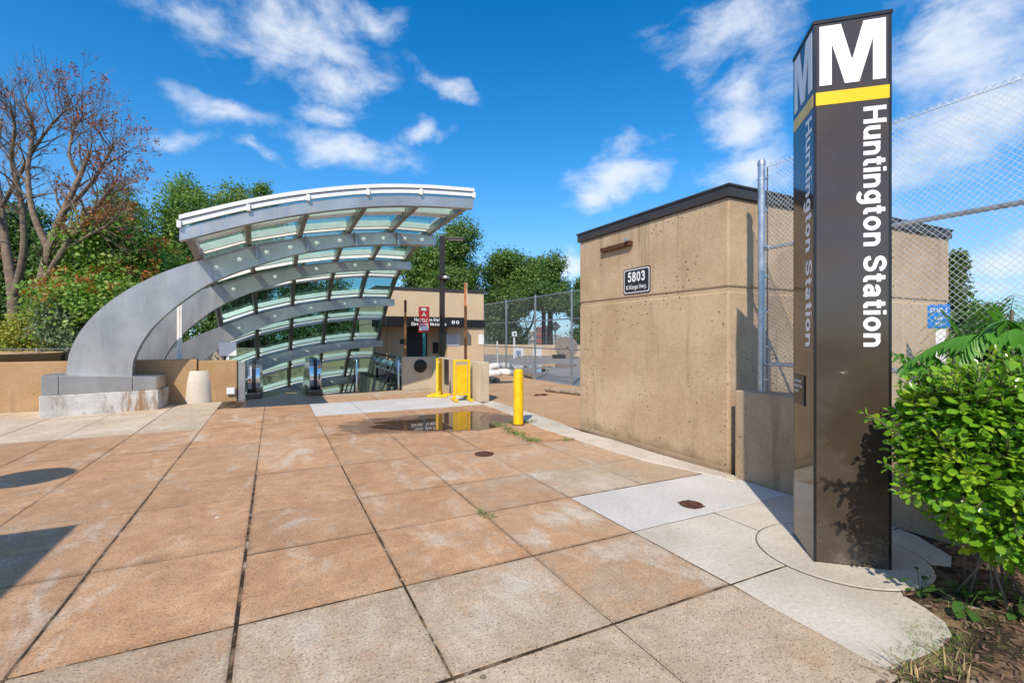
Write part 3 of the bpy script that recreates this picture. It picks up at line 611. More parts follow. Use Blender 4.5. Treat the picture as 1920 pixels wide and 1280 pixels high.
# ------------------------------------------------------------------ house 5803
def build_house():
    x0, x1, y0, y1, H = 4.64, 9.86, 3.75, 6.70, 3.155
    t = thing('utility_house', 'tan concrete flat-roofed utility house numbered 5803 beside the fence', 'building', ((x0 + x1) / 2, (y0 + y1) / 2, 0))
    g = .016
    for a, b, d in ((0, 2.08, 0), (2.08, 2.13, g), (2.13, H, 0)):
        m = MB(); m.box((x0 + d, y0 + d, a if a else -.05), (x1 - d, y1 - d, b)); m.build('wall' if d == 0 else 'wall_joint', 'wall_concrete', t, bevel=.02 if d == 0 else 0)
    m = MB(); m.box((x0 - .03, y0 - .03, H - .003), (x1 + .03, y1 + .03, H + .135)); rf = m.build('parapet_cap', 'cap_brown', t, bevel=.006)
    m = MB(); m.box((x0 - .045, y0 - .045, H + .118), (x1 + .045, y1 + .045, H + .14)); m.build('cap_flashing', 'cap_brown', rf)
    m = MB(); m.box((x0 - .012, y0 + .02, -.05), (x0 + .002, y1 - .02, .05)); m.build('plinth', 'low_wall_concrete', t, bevel=.004)
    m = MB(); jx = ATY(1693, 600, y0).x; m.box((jx - .02, y0 - .003, -.04), (jx + .02, y0 + .01, 2.079)); m.build('wall_joint', 'stair_concrete', t)
    for k in range(4):
        for zz in (.75, 1.6, 2.55):
            yy = y0 + .45 + k * .78; m = MB(); m.lathe([(.016, 0), (.016, .002), (.001, .003)], (x0 - .001, yy, zz), 10, (-1, 0, 0)); m.build('tie_hole', 'low_wall_concrete', t)
    m = MB(); m.box((x0 - .0012, y0 + .03, 1.353), (x0 + .004, y1 - .03, 1.358)); m.build('form_line', 'wall_concrete', t)
    # small vertical form line, rusty bar coloured dark to read as a recess, lamp
    a = ATX(1131, 442, x0); b = ATX(1187, 425, x0)
    m = MB(); m.box((x0 - .06, b.y, 2.875), (x0 - .002, a.y, 2.94)); br = m.build('rusty_recess_bar', 'rust_iron', t, bevel=.004)
    m = MB(); m.box((x0 - .10, b.y + .02, 2.935), (x0 - .02, b.y + .08, 2.975)); m.build('lamp', 'galvanised', br, bevel=.01)
    # number plate, a thing of its own
    c = ATX(1194, 526, x0); w, h = .56, .37
    s = thing('number_sign', 'black sign reading 5803 N Kings Hwy on the tan house wall', 'sign', (x0, c.y, c.z - h / 2))
    r = Vector((0, -1, 0)); up = Vector((0, 0, 1)); n = Vector((-1, 0, 0)); o = Vector((x0 - .002, c.y, c.z))
    def rr(w, h, rad, k=6):
        pts = []
        for cx, cy, a0 in ((w / 2 - rad, h / 2 - rad, 0), (-w / 2 + rad, h / 2 - rad, pi / 2), (-w / 2 + rad, -h / 2 + rad, pi), (w / 2 - rad, -h / 2 + rad, 3 * pi / 2)):
            pts += [(cx + rad * cos(a0 + i * pi / 2 / k), cy + rad * sin(a0 + i * pi / 2 / k)) for i in range(k + 1)]
        return pts
    for nm, mat, ww, hh, a, b in (('plate', 'sign_black', w, h, 0, .006), ('border', 'sign_white', w - .03, h - .03, .006, .0075), ('field', 'sign_black', w - .056, h - .056, .0075, .009)):
        m = MB(); m.prism([o + r * p + up * q + n * a for p, q in rr(ww, hh, .035)], n * (b - a)); m.build(nm, mat, s)
    glyphs('5803', .142, o + r * -.18 + up * -.012 + n * .0093, r, up, 'white_letter', s, length=.36, bw=.9)
    glyphs('N Kings Hwy.', .062, o + r * -.215 + up * -.118 + n * .0093, r, up, 'white_letter', s, length=.43, bw=.72)
build_house()

# ------------------------------------------------------------------ chain link fences
def chain_mesh(name, x, y0, y1, z0, z1, w, rad, mat, parent):
    J = int((y1 - y0) / w); K = int((z1 - z0) / w)
    j = np.arange(J)[:, None]; k = np.arange(K + 1)[None, :]
    sg = np.where((j + k) % 2 == 0, 1., -1.)
    Y = y0 + w * (j + .5) + sg * w * .52; Z = z0 + w * k + 0 * j; X = x + .0022 * np.where(k % 2 == 0, 1, -1) * np.where(j % 2 == 0, 1, -1) + 0. * Y
    P = np.stack([X, Y, Z], -1)
    off = np.array([(rad * cos(a), 1.35 * rad * sin(a), 0) for a in (0, 2.094, 4.189)])
    V = (P[:, :, None, :] + off[None, None]).reshape(-1, 3)
    base = (np.arange(J)[:, None] * (K + 1) + np.arange(K)[None, :]).reshape(-1) * 3
    Fs = np.concatenate([np.stack([base + q, base + (q + 1) % 3, base + 3 + (q + 1) % 3, base + 3 + q], -1) for q in range(3)])
    return raw_mesh(name, V, Fs, mat, parent, kind='stuff')
def rail(m, a, b, r): m.tube([a, b], r, 10)

def build_near_fence():
    X = 4.70; wt = .965
    wall = MB(); wall.box((4.555, -3.0, -.05), (4.86, 3.60, wt)); wall.build('retaining_wall', 'low_wall_concrete', None, 'low weathered concrete wall carrying the chain link fence by the pylon', 'wall', bevel=.015)
    t = thing('chain_link_fence', 'tall galvanised chain link fence on the low wall behind the pylon', 'fence', (X, .5, wt), 'chain link fences')
    ys = [3.38, .94, -1.5]
    for i, y in enumerate(ys):
        m = MB(); m.tube([(X, y, wt - .0), (X, y, 3.42)], .037 if i == 0 else .03, 16); po = m.build('post', 'galvanised', t, smooth=True)
        m = MB(); m.lathe([(.042 if i == 0 else .036, 0), (.042 if i == 0 else .036, .03), (.03, .055), (.001, .06)], (X, y, 3.40), 16); m.build('post_cap', 'galvanised', po, smooth=True)
        if i == 0:
            for z in (1.1, 1.45, 1.82, 2.2, 2.52, 2.9, 3.25):
                m = MB(); m.lathe([(.041, -.011), (.041, .011)], (X, y, z), 16); m.box((X - .012, y - .075, z - .009), (X + .012, y - .04, z + .009)); m.build('tension_band', 'galvanised', po)
    for z in (1.265, 2.50):
        m = MB(); rail(m, (X + .018, 3.36, z), (X + .018, -2.9, z), .021); m.build('rail', 'galvanised', t, smooth=True)
    m = MB(); m.tube([(X, 3.36, 3.36), (X, -2.9, 3.36)], .004, 6); m.build('tension_wire', 'wire', t)
    m = MB(); m.box((X - .004, 3.306, 1.0), (X + .004, 3.318, 3.36)); m.build('tension_bar', 'dark_wire', t)
    chain_mesh('chain_link', X - .012, -2.9, 3.31, .985, 3.40, .0248, .0021, 'wire', t)
build_near_fence()

def build_far_fence():
    X = 8.62; t = thing('chain_link_fence', 'long chain link fence along the parking deck by the elevator building', 'fence', (X, 13, 0), 'chain link fences')
    for y in [20.15, 17.75, 15.3, 12.9, 10.45, 8.0]:
        m = MB(); m.tube([(X, y, -.03), (X, y, 3.06)], .036, 12); po = m.build('post', 'galvanised', t, smooth=True)
        m = MB(); m.lathe([(.042, 0), (.042, .03), (.001, .06)], (X, y, 3.05), 12); m.build('post_cap', 'galvanised', po, smooth=True)
    for z in (.45, 1.15, 2.15, 3.03):
        if z == .45: continue
        m = MB(); rail(m, (X + .01, 6.75, z), (X + .01, 20.15, z), .02); m.build('rail', 'galvanised', t, smooth=True)
    chain_mesh('chain_link', X - .03, 6.75, 20.15, .04, 3.04, .036, .0028, 'dark_wire', t)
build_far_fence()
t = thing('chain_link_fence', 'low chain link fence standing behind the planter rim by the bush', 'fence', G(69, 712) + Vector((0, 0, 0)), 'chain link fences')
for px in (-60, 69, 200, 330):
    p = AT(px, 632, 17.5); m = MB(); m.tube([(p.x, p.y, -.02), (p.x, p.y, 1.15)], .035, 10); m.build('post', 'galvanised', t, smooth=True)
a, b = AT(-60, 632, 17.5), AT(330, 632, 17.5)
m = MB(); m.tube([(a.x, a.y, 1.12), (b.x, b.y, 1.12)], .016, 8); m.build('rail', 'dark_wire', t)
vs = []; fs = []
nW = 90
m = MB()
for i in range(nW):
    u = i / nW; c = a.lerp(b, u)
    for s in (-1, 1):
        e = a.lerp(b, min(1, max(0, u + s * .12))); m.add([(c.x, c.y, 0), (c.x + .004, c.y, 0), (e.x + .004, e.y, 1.1), (e.x, e.y, 1.1)], [(0, 1, 2, 3)])
m.build('chain_link', 'dark_wire', t, kind='stuff')

# stair sign behind the fence
def build_stair_sign():
    Y = 3.25; c = ATY(1760, 593, Y); w, h = .235, .33; f = Vector((c.x, c.y, 0)).normalized(); r = Vector((f.y, -f.x, 0)); u = Vector((0, 0, 1)); n = r.cross(u)
    s = thing('stair_sign', 'blue sign reading STAIR 3 on a pale post behind the fence', 'sign', (c.x, Y, 0)); g0 = Vector((c.x, Y, 0))
    m = MB(); m.obox(g0, r, u, n, -.03, .075, -.04, c.z - .05, -.03, -.008); m.build('post', 'sign_white', s)
    m = MB(); m.obox(c, r, u, n, -w / 2, w / 2, -h / 2, h / 2, -.006, .0); m.build('plate', 'sign_blue', s, bevel=.004)
    text('STAIR 3', .075, c + u * .06 + n * .002, r, u, 'white_letter', 'lettering', s, align='CENTER', bold=.0015, depth=.001, sx=.72)
    text('REF', .055, c - u * .05 + n * .002, r, u, 'white_letter', 'lettering', s, align='CENTER', bold=.001, depth=.001)
    text('5/6', .055, c - u * .12 + n * .002, r, u, 'white_letter', 'lettering', s, align='CENTER', bold=.001, depth=.001)
build_stair_sign()

# ------------------------------------------------------------------ escalator canopy
def resample(pts, n):
    P = np.array(pts, float); t = np.concatenate([[0], np.cumsum(np.linalg.norm(np.diff(P, axis=0), axis=1))]); t /= t[-1]
    # smooth with Catmull-Rom, then even spacing
    def cr(u):
        i = min(max(np.searchsorted(t, u) - 1, 0), len(P) - 2); h = t[i + 1] - t[i]; x = (u - t[i]) / h
        m0 = (P[i + 1] - P[max(i - 1, 0)]) / (t[i + 1] - t[max(i - 1, 0)]) * h; m1 = (P[min(i + 2, len(P) - 1)] - P[i]) / (t[min(i + 2, len(P) - 1)] - t[i]) * h
        return (2 * x**3 - 3 * x**2 + 1) * P[i] + (x**3 - 2 * x**2 + x) * m0 + (-2 * x**3 + 3 * x**2) * P[i + 1] + (x**3 - x**2) * m1
    Q = np.array([cr(u) for u in np.linspace(0, 1, 240)]); s = np.concatenate([[0], np.cumsum(np.linalg.norm(np.diff(Q, axis=0), axis=1))]); s /= s[-1]
    u = np.linspace(0, 1, n); return np.stack([np.interp(u, s, Q[:, k]) for k in range(Q.shape[1])], -1)
YF = 12.75
OUT = [(123.8, 704), (129, 665), (146, 627.5), (172.5, 594), (210, 562), (255, 534), (304, 511), (337.5, 499), (379, 486), (465, 462), (561.7, 446), (652, 438), (737, 436), (818, 443)]
INN = [(247.5, 708), (249, 680), (259, 654), (277.5, 624), (304, 595.6), (341, 565.6), (382.5, 537.5), (420, 519), (471, 500.6), (549.5, 478), (637, 463), (728, 458), (818, 459)]
xz = lambda L: [(ATY(p[0], p[1], YF).x, ATY(p[0], p[1], YF).z) for p in L]
NA = 48
outer = resample(xz(OUT), NA); inner = resample(xz(INN), NA)
STY = [11.1, 12.75, 15.44, 17.85, 19.95, 22.14, 24.35]
STZ = [.0, .0, -.33, -1.38, -2.94, -4.54, -6.15]
RX = [-1.507, -.507, .58, 1.73, 2.81, 3.84]
def outer_z(x): return float(np.interp(x, outer[10:, 0], outer[10:, 1]))
FX = [-1.488, -.456, .65, 1.875, 3.08, 4.31]; FZ = [3.45, 3.85, 4.195, 4.48, 4.65, 4.74]
NODE = [[Vector((FX[j], STY[0], FZ[j])) for j in range(6)]]
for i in range(1, 7): NODE.append([Vector((RX[j], STY[i], outer_z(RX[j]) + STZ[i])) for j in range(6)])
def cpath(P, sub=6):
    out = []
    for i in range(len(P) - 1):
        p0, p1, p2, p3 = P[max(i - 1, 0)], P[i], P[i + 1], P[min(i + 2, len(P) - 1)]
        for k in range(sub):
            x = k / sub; out.append(.5 * ((2 * p1) + (p2 - p0) * x + (2 * p0 - 5 * p1 + 4 * p2 - p3) * x * x + (3 * p1 - p0 - 3 * p2 + p3) * x**3))
    return out + [P[-1]]
can = thing('escalator_canopy', 'curved steel and glass canopy sweeping down over the escalator', 'canopy', (-3.1, 12.9, 0))
def build_canopy():
    TH_ = .26
    for a in range(1, 7):
        m = MB(); y, dz = STY[a], STZ[a]; i0 = 0
        if a == 1: zs = .0
        P = [(outer[k], inner[k]) for k in range(NA)]
        vs = []
        for o, q in P:
            vs += [(o[0], y, o[1] + dz), (q[0], y, q[1] + dz), (q[0], y + TH_, q[1] + dz), (o[0], y + TH_, o[1] + dz)]
        fs = [(4 * k + c, 4 * k + (c + 1) % 4, 4 * k + 4 + (c + 1) % 4, 4 * k + 4 + c) for k in range(NA - 1) for c in range(4)] + [(0, 1, 2, 3), tuple(4 * (NA - 1) + c for c in (3, 2, 1, 0))]
        m.add(vs, fs); arch = m.build('arch', 'steel', can, smooth=True, angle=50)
        # round fittings on the face
        xs = []
        for j in range(5):
            xs += [RX[j] + (RX[j + 1] - RX[j]) * f for f in ((.33, .80) if a == 1 else (.5,))]
        for x in xs:
            z = (outer_z(x) + float(np.interp(x, inner[8:, 0], inner[8:, 1]))) / 2 + dz
            m = MB(); m.lathe([(.052, 0), (.052, .008), (.035, .018), (.001, .02)], (x, y + .0, z), 14, (0, -1, 0)); m.build('stud', 'stud_white', arch, smooth=True)
        if a == 1:
            for j in (1, 2, 3, 4):
                x = RX[j] + .16; z = outer_z(x) - .10
                m = MB(); m.tube([(x - .05, y - .05, z + .10), (x - .02, y - .07, z + .03), (x, y - .075, z - .03), (x, y - .075, z - .24)], .035, 10); m.build('drain_spout', 'galvanised', arch, smooth=True)
    # rafters following the slope
    for j in range(6):
        path = cpath([NODE[i][j] for i in range(7)], 6); m = MB(); w = .055; dpt = .20; vs = []
        for k, p in enumerate(path):
            t = (path[min(k + 1, len(path) - 1)] - path[max(k - 1, 0)]).normalized()
            jj = NODE[1]; tx = (jj[min(j + 1, 5)] - jj[max(j - 1, 0)]).normalized(); nn = tx.cross(t); nn = -nn if nn.z < 0 else nn; nn.normalize(); tx = t.cross(nn).normalized()
            b = p + nn * .02
            vs += [b - tx * w, b + tx * w, b + tx * w + nn * dpt, b - tx * w + nn * dpt]
        n = len(path)
        m.add(vs, [(4 * k + c, 4 * k + (c + 1) % 4, 4 * k + 4 + (c + 1) % 4, 4 * k + 4 + c) for k in range(n - 1) for c in range(4)] + [(0, 1, 2, 3), tuple(4 * (n - 1) + c for c in (3, 2, 1, 0))])
        m.build('rafter', 'rafter_steel', can, smooth=True, angle=30)
    # fascia beam across the front
    fp = [Vector((FX[0] - .12, STY[0], FZ[0] - .05))] + NODE[0][1:5] + [Vector((FX[5] + .1, STY[0], FZ[5] + .01))]
    fpath = cpath([fp[0]] + NODE[0][1:5] + [fp[-1]], 8)
    def band(path, y0, y1, z0, z1, name, mat, parent, sm=True):
        m = MB(); n = len(path); vs = []
        for p in path: vs += [(p.x, y0, p.z + z0), (p.x, y1, p.z + z0), (p.x, y1, p.z + z1), (p.x, y0, p.z + z1)]
        m.add(vs, [(4 * k + c, 4 * k + (c + 1) % 4, 4 * k + 4 + (c + 1) % 4, 4 * k + 4 + c) for k in range(n - 1) for c in range(4)] + [(0, 1, 2, 3), tuple(4 * (n - 1) + c for c in (3, 2, 1, 0))])
        return m.build(name, mat, parent, smooth=sm, angle=30)
    band(fpath, STY[0] - .16, STY[0] + .02, -.02, .225, 'fascia_beam', 'steel', can)
    up = .262
    band(fpath, STY[0] - .150, STY[0] - .142, .215, up + .02, 'edge_glass', 'canopy_glass', can)
    band(fpath, STY[0] - .06, STY[0] + .3, .19, .22, 'gutter', 'black_rubber', can)
    fr = band(fpath, STY[0] - .20, STY[0] - .13, up, up + .10, 'glazing_frame', 'white_paint', can)
    band(fpath, STY[0] - .23, STY[0] - .16, up + .118, up + .20, 'glazing_bead', 'white_paint', fr)
    band(fpath, STY[0] - .20, STY[0] - .12, up + .10, up + .118, 'glazing_gasket', 'black_rubber', fr)
    for j in range(6):
        p = fpath[min(j * 8, len(fpath) - 1)]
        m = MB(); m.box((p.x - .035, STY[0] - .235, p.z + .228), (p.x + .035, STY[0] - .13, p.z + up + .10)); m.build('frame_bracket', 'white_paint', can, bevel=.006)
    # glass panes and mullions in every bay
    def surf(i, u, j, v, h):
        def pt(i_, j_): return NODE[i_][j_]
        cols = [cpath([NODE[q][jj] for q in range(7)], 4) for jj in (j, j + 1)]
        k = i * 4 + u * 4; k0 = int(min(k, len(cols[0]) - 2)); f = k - k0
        A = cols[0][k0].lerp(cols[0][k0 + 1], f); B = cols[1][k0].lerp(cols[1][k0 + 1], f)
        t = cols[0][k0 + 1] - cols[0][k0]; nn = (B - A).cross(t); nn = -nn if nn.z < 0 else nn
        return A.lerp(B, v) + nn.normalized() * h
    for i in range(6):
        for j in range(5):
            for u0, u1 in ((0.015, .485), (.515, .985)):
                p = MB(); c = [surf(i, u, j, v, .255) for u, v in ((u0, .02), (u0, .98), (u1, .98), (u1, .02))]; d = [surf(i, u, j, v, .267) for u, v in ((u0, .02), (u0, .98), (u1, .98), (u1, .02))]
                p.hexa(c + d); p.build('glass_pane', 'canopy_glass', can)
            for u in (.05, .455, .545, .95):
                if i == 0 and u < .1: continue
                a0, b0 = surf(i, u, j, .045, .13), surf(i, u, j, .955, .13); a1, b1 = surf(i, u, j, .045, .285), surf(i, u, j, .955, .285)
                t = (surf(i, min(1, u + .1), j, .5, .2) - surf(i, max(0, u - .1), j, .5, .2)).normalized() * .034
                p = MB(); p.hexa([a0 - t, b0 - t, b0 + t, a0 + t, a1 - t, b1 - t, b1 + t, a1 + t]); p.build('mullion', 'white_paint', can)
    # side frame edges
    for j, s in ((0, -1), (5, 1)):
        path = [p + Vector((0, 0, .24)) for p in cpath([NODE[i][j] for i in range(7)], 6)]
        m = MB(); m.tube(path, .05, 6); m.build('edge_frame', 'white_paint', can)
    # steel shoe of the first arch
    fl, fr_, bl, br = (-4.0, 12.22), (-2.26, 12.60), (-4.06, 13.34), (-2.2, 13.34)
    def cap(a, b, z0a, z1a, z0b, z1b, nm):
        m = MB(); f0 = Vector(fl + (0,)).lerp(Vector(fr_ + (0,)), a); f1 = Vector(fl + (0,)).lerp(Vector(fr_ + (0,)), b); g0 = Vector(bl + (0,)).lerp(Vector(br + (0,)), a); g1 = Vector(bl + (0,)).lerp(Vector(br + (0,)), b)
        Z = lambda p, z: (p.x, p.y, z)
        m.hexa([Z(f0, z0a), Z(f1, z0b), Z(g1, z0b), Z(g0, z0a), Z(f0, z1a), Z(f1, z1b), Z(g1, z1b), Z(g0, z1a)]); m.build(nm, 'steel', can, bevel=.008)
    zt = lambda u: .82 + (.69 - .82) * u
    for a, b in ((0, .135), (.139, .772), (.776, 1)): cap(a, b, .425, zt(a), .425, zt(b), 'shoe_panel')
    m = MB(); m.hexa([(-4.02, 12.19, -.04), (-2.22, 12.57, -.04), (-2.16, 13.36, -.04), (-4.1, 13.36, -.04), (-4.02, 12.19, .42), (-2.22, 12.57, .42), (-2.16, 13.36, .42), (-4.1, 13.36, .42)])
    m.build('canopy_pedestal', 'pedestal_concrete', None, 'stained white concrete block carrying the big canopy arch', 'pedestal', bevel=.015)
build_canopy()

# ------------------------------------------------------------------ walls round the stairwell
def wall_box(name, a, b, mat, label, cat='wall', group=None, bevel=.02):
    m = MB(); m.box(a, b); return m.build(name, mat, None, label, cat, group, bevel=bevel)
wall_box('parapet_wall', (-16, 13.39, -.05), (-1.62, 13.69, 1.03), 'left_wall_concrete', 'long ochre concrete parapet running behind the canopy pedestal', group='parapet walls')
wall_box('parapet_wall', (-1.60, 13.42, -.05), (-.80, 13.69, .985), 'left_wall_concrete', 'short lower parapet section beside the escalator newel', group='parapet walls')
m = MB(); m.box((-.79, 13.46, -.05), (-.63, 13.70, .95)); m.build('parapet_end', 'steel', None, 'narrow grey steel end panel between parapet and escalator', 'panel', bevel=.01)
rw = thing('parapet_wall', 'buff concrete parapet with black wall panel and dome behind the yellow barriers', 'wall', (4.55, 12, 0), 'parapet walls')
m = MB(); m.prism([(4.40, 10.52, -.05), (4.66, 10.52, -.05), (4.66, 14.40, -.05), (3.46, 14.40, -.05), (3.40, 14.12, -.05), (4.30, 14.12, -.05), (4.40, 13.9, -.05)], (0, 0, 1.0)); m.build('wall', 'stair_concrete', rw, bevel=.02)
c = ATY(788, 686, 14.12); m = MB(); m.lathe([(.20, 0), (.20, .02), (.175, .07), (.11, .12), (.08, .13), (.08, .17), (.001, .175)], (c.x, 14.12, c.z), 24, (0, -1, 0)); m.build('fire_connection', 'black_metal', rw, smooth=True)
a = ATX(824, 690, 4.38); m = MB(); m.box((4.375, 12.75, .22), (4.405, 13.1, .92)); m.build('wall_panel', 'cap_brown', rw, bevel=.006)
# stair well: back and side linings, steps
well = thing('stairwell', None, None, (0, 20, 0)); well['kind'] = 'structure'
for a, b in (((3.42, 14.12, -8), (3.55, 30, gz - .01)), ((-4.85, 13.72, -8), (-4.7, 30, gz - .01)), ((-4.7, 29.9, -8), (3.42, 30.05, gz - .01)), ((-4.7, 13.7, -8), (3.42, 13.74, -.062)), ((-4.85, 13.72, -8.3), (3.55, 30.05, -8))):
    m = MB(); m.box(a, b); m.build('lining_wall', 'stair_concrete', well)
for k in range(26):
    y = 14.15 + k * .29; z = -.02 - (k + 1) * .168
    m = MB(); m.box((1.22, y, z - .25), (3.41, y + .31, z)); m.build('step', 'stair_concrete', well, bevel=.008)
m = MB(); m.box((1.2, 13.72, -.3), (3.41, 14.16, -.022)); m.build('landing', 'walk_concrete', well)
m = MB(); m.box((1.14, 13.75, -7), (1.22, 28, -1.2)); m.build('lining_wall', 'stair_concrete', well)
# retaining wall beyond, to the elevator side (top seen through the glass)
wall_box('parapet_wall', (-4.9, 27.5, -.05), (3.7, 27.8, 1.0), 'elevator_concrete', 'low buff parapet closing the far end of the stairwell', group='parapet walls')
# handrails of the stairs
def handrail(x, label):
    m = MB(); pts = [(x, 14.0, 0), (x, 14.0, .86), (x, 14.05, .93), (x, 14.15, .95), (x, 14.5, .86)]
    y = 14.5
    pts += [(x, 14.5 + q, .86 - q * .58) for q in (2, 4, 6, 8)]
    t = thing('handrail', label, 'railing', (x, 14.0, 0), 'stair handrails')
    m.tube(pts, .028, 10); m.build('top_rail', 'steel_shiny', t, smooth=True)
    m = MB(); m.tube([(x, 14.0, .42), (x, 14.5, .36)] + [(x, 14.5 + q, .36 - q * .58) for q in (2, 4, 6, 8)], .02, 8); m.build('lower_rail', 'black_metal', t, smooth=True)
    for q in (.45, 1.9, 3.4, 4.9): 
        m = MB(); m.tube([(x, 14.0 + q, .9 - q * .58), (x, 14.0 + q, -.1 - q * .58)], .018, 8); m.build('baluster', 'black_metal', t, smooth=True)
handrail(3.28, 'polished stair handrail along the buff wall with the black dome'); handrail(2.1, 'polished middle handrail standing between stair and escalator')
for k, (z, r, mat) in enumerate(((.62, .11, 'pipe_blue'), (.86, .045, 'black_metal'), (.36, .05, 'galvanised'))):
    m = MB(); y0 = 14.6
    m.tube([(3.62, 14.5, z), (3.62, 19.6, z + .05)], r, 14); pi_ = m.build('pipe', mat, None, ('thick blue-grey wrapped pipe running beside the stairwell', 'thin black pipe above the wrapped pipe', 'thin galvanised pipe below the wrapped pipe')[k], 'pipe', smooth=True)
    for q in range(5):
        m = MB(); m.lathe([(r + .012, -.04), (r + .012, .04)], (3.62, 14.9 + q * .95, z + .01 * q), 14, (0, 1, 0)); m.build('collar', mat, pi_, smooth=True)
    for q in range(3):
        m = MB(); m.box((3.59, 15 + q * 2, -.05), (3.65, 15.05 + q * 2, z - r + .02)); m.build('bracket', 'black_metal', pi_)

# ------------------------------------------------------------------ escalator
def build_escalator():
    t = thing('escalator', 'polished steel escalator with black handrails going down under the canopy', 'escalator', (.25, 13.5, 0))
    m = MB(); m.box((-.60, 11.95, -.05), (1.145, 13.72, .010)); pl = m.build('landing_plate', 'tread_plate', t, bevel=.004)
    for k in range(14):
        y = 12.05 + k * .118; m = MB(); m.box((-.55, y, .0095), (1.10, y + .05, .0145)); m.build('tread_strip', 'tread_plate', pl)
    def prof(off, y0=13.62, h=.93):
        """newel outline in (y, z): rounded nose, level run, then slope"""
        R = h / 2; c = (y0 + R * .55, h / 2 + .02); pts = []
        for k in range(13):
            a = -pi / 2 - pi * k / 12; pts.append((c[0] + (R * .55 + off) * cos(a), c[1] + (R + off) * sin(a)))
        top = pts[-1][1]; pts += [(15.4, top)] + [(15.4 + q, top - q * .577) for q in (.6, 3, 6, 9)]
        return pts
    for x in (-.45, .99):
        P = prof(0); n = len(P); hw = .145
        bot = [(15.4 + q, .0 - max(0, q) * .577 - .35) for q in (9, 6, 3, .6, 0)]
        poly = P + bot[:]
        m = MB(); m.prism([(x - hw, y, z) for y, z in poly], (2 * hw, 0, 0)); bl = m.build('balustrade', 'steel_shiny', t, smooth=True, bevel=.012)
        Q = prof(.028); m = MB(); vs = []
        for (y, z), (y2, z2) in zip(Q, prof(-.01)): vs += [(x - .043, y, z), (x + .043, y, z), (x + .043, y2, z2), (x - .043, y2, z2)]
        m.add(vs, [(4 * k + c, 4 * k + (c + 1) % 4, 4 * k + 4 + (c + 1) % 4, 4 * k + 4 + c) for k in range(len(Q) - 1) for c in range(4)] + [(0, 1, 2, 3), tuple(4 * (len(Q) - 1) + c for c in (3, 2, 1, 0))])
        m.build('handrail', 'black_rubber', t, smooth=True, bevel=.01, angle=50)
        m = MB(); m.box((x - .17, 13.50, .012), (x + .17, 15.4, .16)); m.build('skirt', 'black_metal', t, bevel=.03)
        f = 13.605
        if x < 0:
            m = MB(); m.box((x - .13, f - .012, .58), (x - .05, f + .03, .80)); m.build('safety_sticker', 'sign_white', bl)
            m = MB(); m.lathe([(.03, 0), (.03, .012), (.02, .02), (.001, .022)], (x - .09, f + .01, .47), 14, (0, -1, 0)); m.build('stop_button', 'red_button', bl, smooth=True)
        else:
            m = MB(); m.box((x + .06, f + .02, .74), (x + .13, f + .06, .80)); m.build('sticker', 'orange_sticker', bl)
            m = MB(); m.box((x + .075, f - .008, .42), (x + .11, f + .02, .58)); m.build('key_panel', 'sign_black', bl)
    for k in range(14):
        y = 14.6 + max(0, k - 1) * .40 + (k > 0) * .4; z = .0 - max(0, k - 1) * .231
        m = MB(); m.box((-.29, y, z - .2), (.83, y + .40, z)); st = m.build('step', 'tread_plate', t)
        m = MB(); m.box((-.29, y - .003, z - .012), (.83, y + .03, z + .003)); m.build('step_edge', 'stripe_yellow', st)
    m = MB(); m.box((-.29, 13.725, -.2), (.83, 14.6, .0)); m.build('comb_plate', 'tread_plate', t)
build_escalator()

# ------------------------------------------------------------------ small things round the escalator
p = G(377, 750); m = MB(); m.lathe([(.33, 0), (.335, .03), (.31, .45), (.275, .74), (.26, .755), (.24, .74), (.22, .5)], (p.x, p.y - .30, 0), 40); m.build('waste_bin', 'bin_concrete', None, 'round pale concrete bin tapering upward in front of the parapet', 'bin', smooth=True, angle=50)
p = ATY(337, 620, 13.9); m = MB(); m.box((p.x - .05, 13.85, .0), (p.x + .05, 13.93, ATY(337, 572, 13.9).z)); q = m.build('white_post', 'white_paint', None, 'slim white post standing behind the parapet by the arches', 'post', bevel=.006)
m = MB(); m.box((p.x - .006, 13.842, .1), (p.x + .006, 13.852, 2.3)); m.build('seam', 'notice_grey', q)
c = ATY(427, 654, 13.75); t = thing('small_sign', 'blank white sign plate on a short stem above the parapet', 'sign', (c.x, 13.75, 0))
m = MB(); m.box((c.x - .19, 13.72, c.z - .17), (c.x + .19, 13.735, c.z + .17)); m.build('plate', 'sign_white', t, bevel=.006)
m = MB(); m.box((c.x - .03, 13.736, .0), (c.x + .03, 13.77, c.z)); m.build('stem', 'sign_white', t)
c = ATY(433, 733, 13.4); m = MB(); m.box((c.x - .09, 13.36, c.z - .08), (c.x + .09, 13.418, c.z + .09)); ub = m.build('utility_box', 'notice_grey', None, 'small grey utility box low on the parapet wall', 'box', bevel=.008)
m = MB(); m.box((c.x - .07, 13.353, c.z - .06), (c.x + .07, 13.361, c.z + .07)); m.build('lid', 'sign_white', ub)
random.seed(3)
c = G(421, 750); m = MB()
for k in range(9):
    a = random.uniform(0, 6.28); o = c + Vector((random.uniform(-.12, .12), random.uniform(-.06, .06), .01)); r = Vector((cos(a), sin(a), .3)) * .08; u = Vector((-sin(a), cos(a), .2)) * .04
    m.add([o - r, o + u, o + r * .9 + Vector((0, 0, .04)), o - u], [(0, 1, 2, 3)])
m.build('dead_leaves', 'rust_dark', None, 'curled brown leaf litter lying by the parapet', 'leaves')

# bollard
p = G(972, 796); t = thing('bollard', 'yellow steel bollard with chamfered top beside the kerb', 'bollard', p)
m = MB(); m.lathe([(.088, -.02), (.088, .93), (.082, .965), (.055, .985), (.001, .99)], p, 28); m.build('sleeve', 'yellow_paint', t, smooth=True, angle=25)
m = MB(); m.lathe([(.115, -.01), (.11, .012), (.09, .018)], p, 28); m.build('base_ring', 'rust_iron', t)

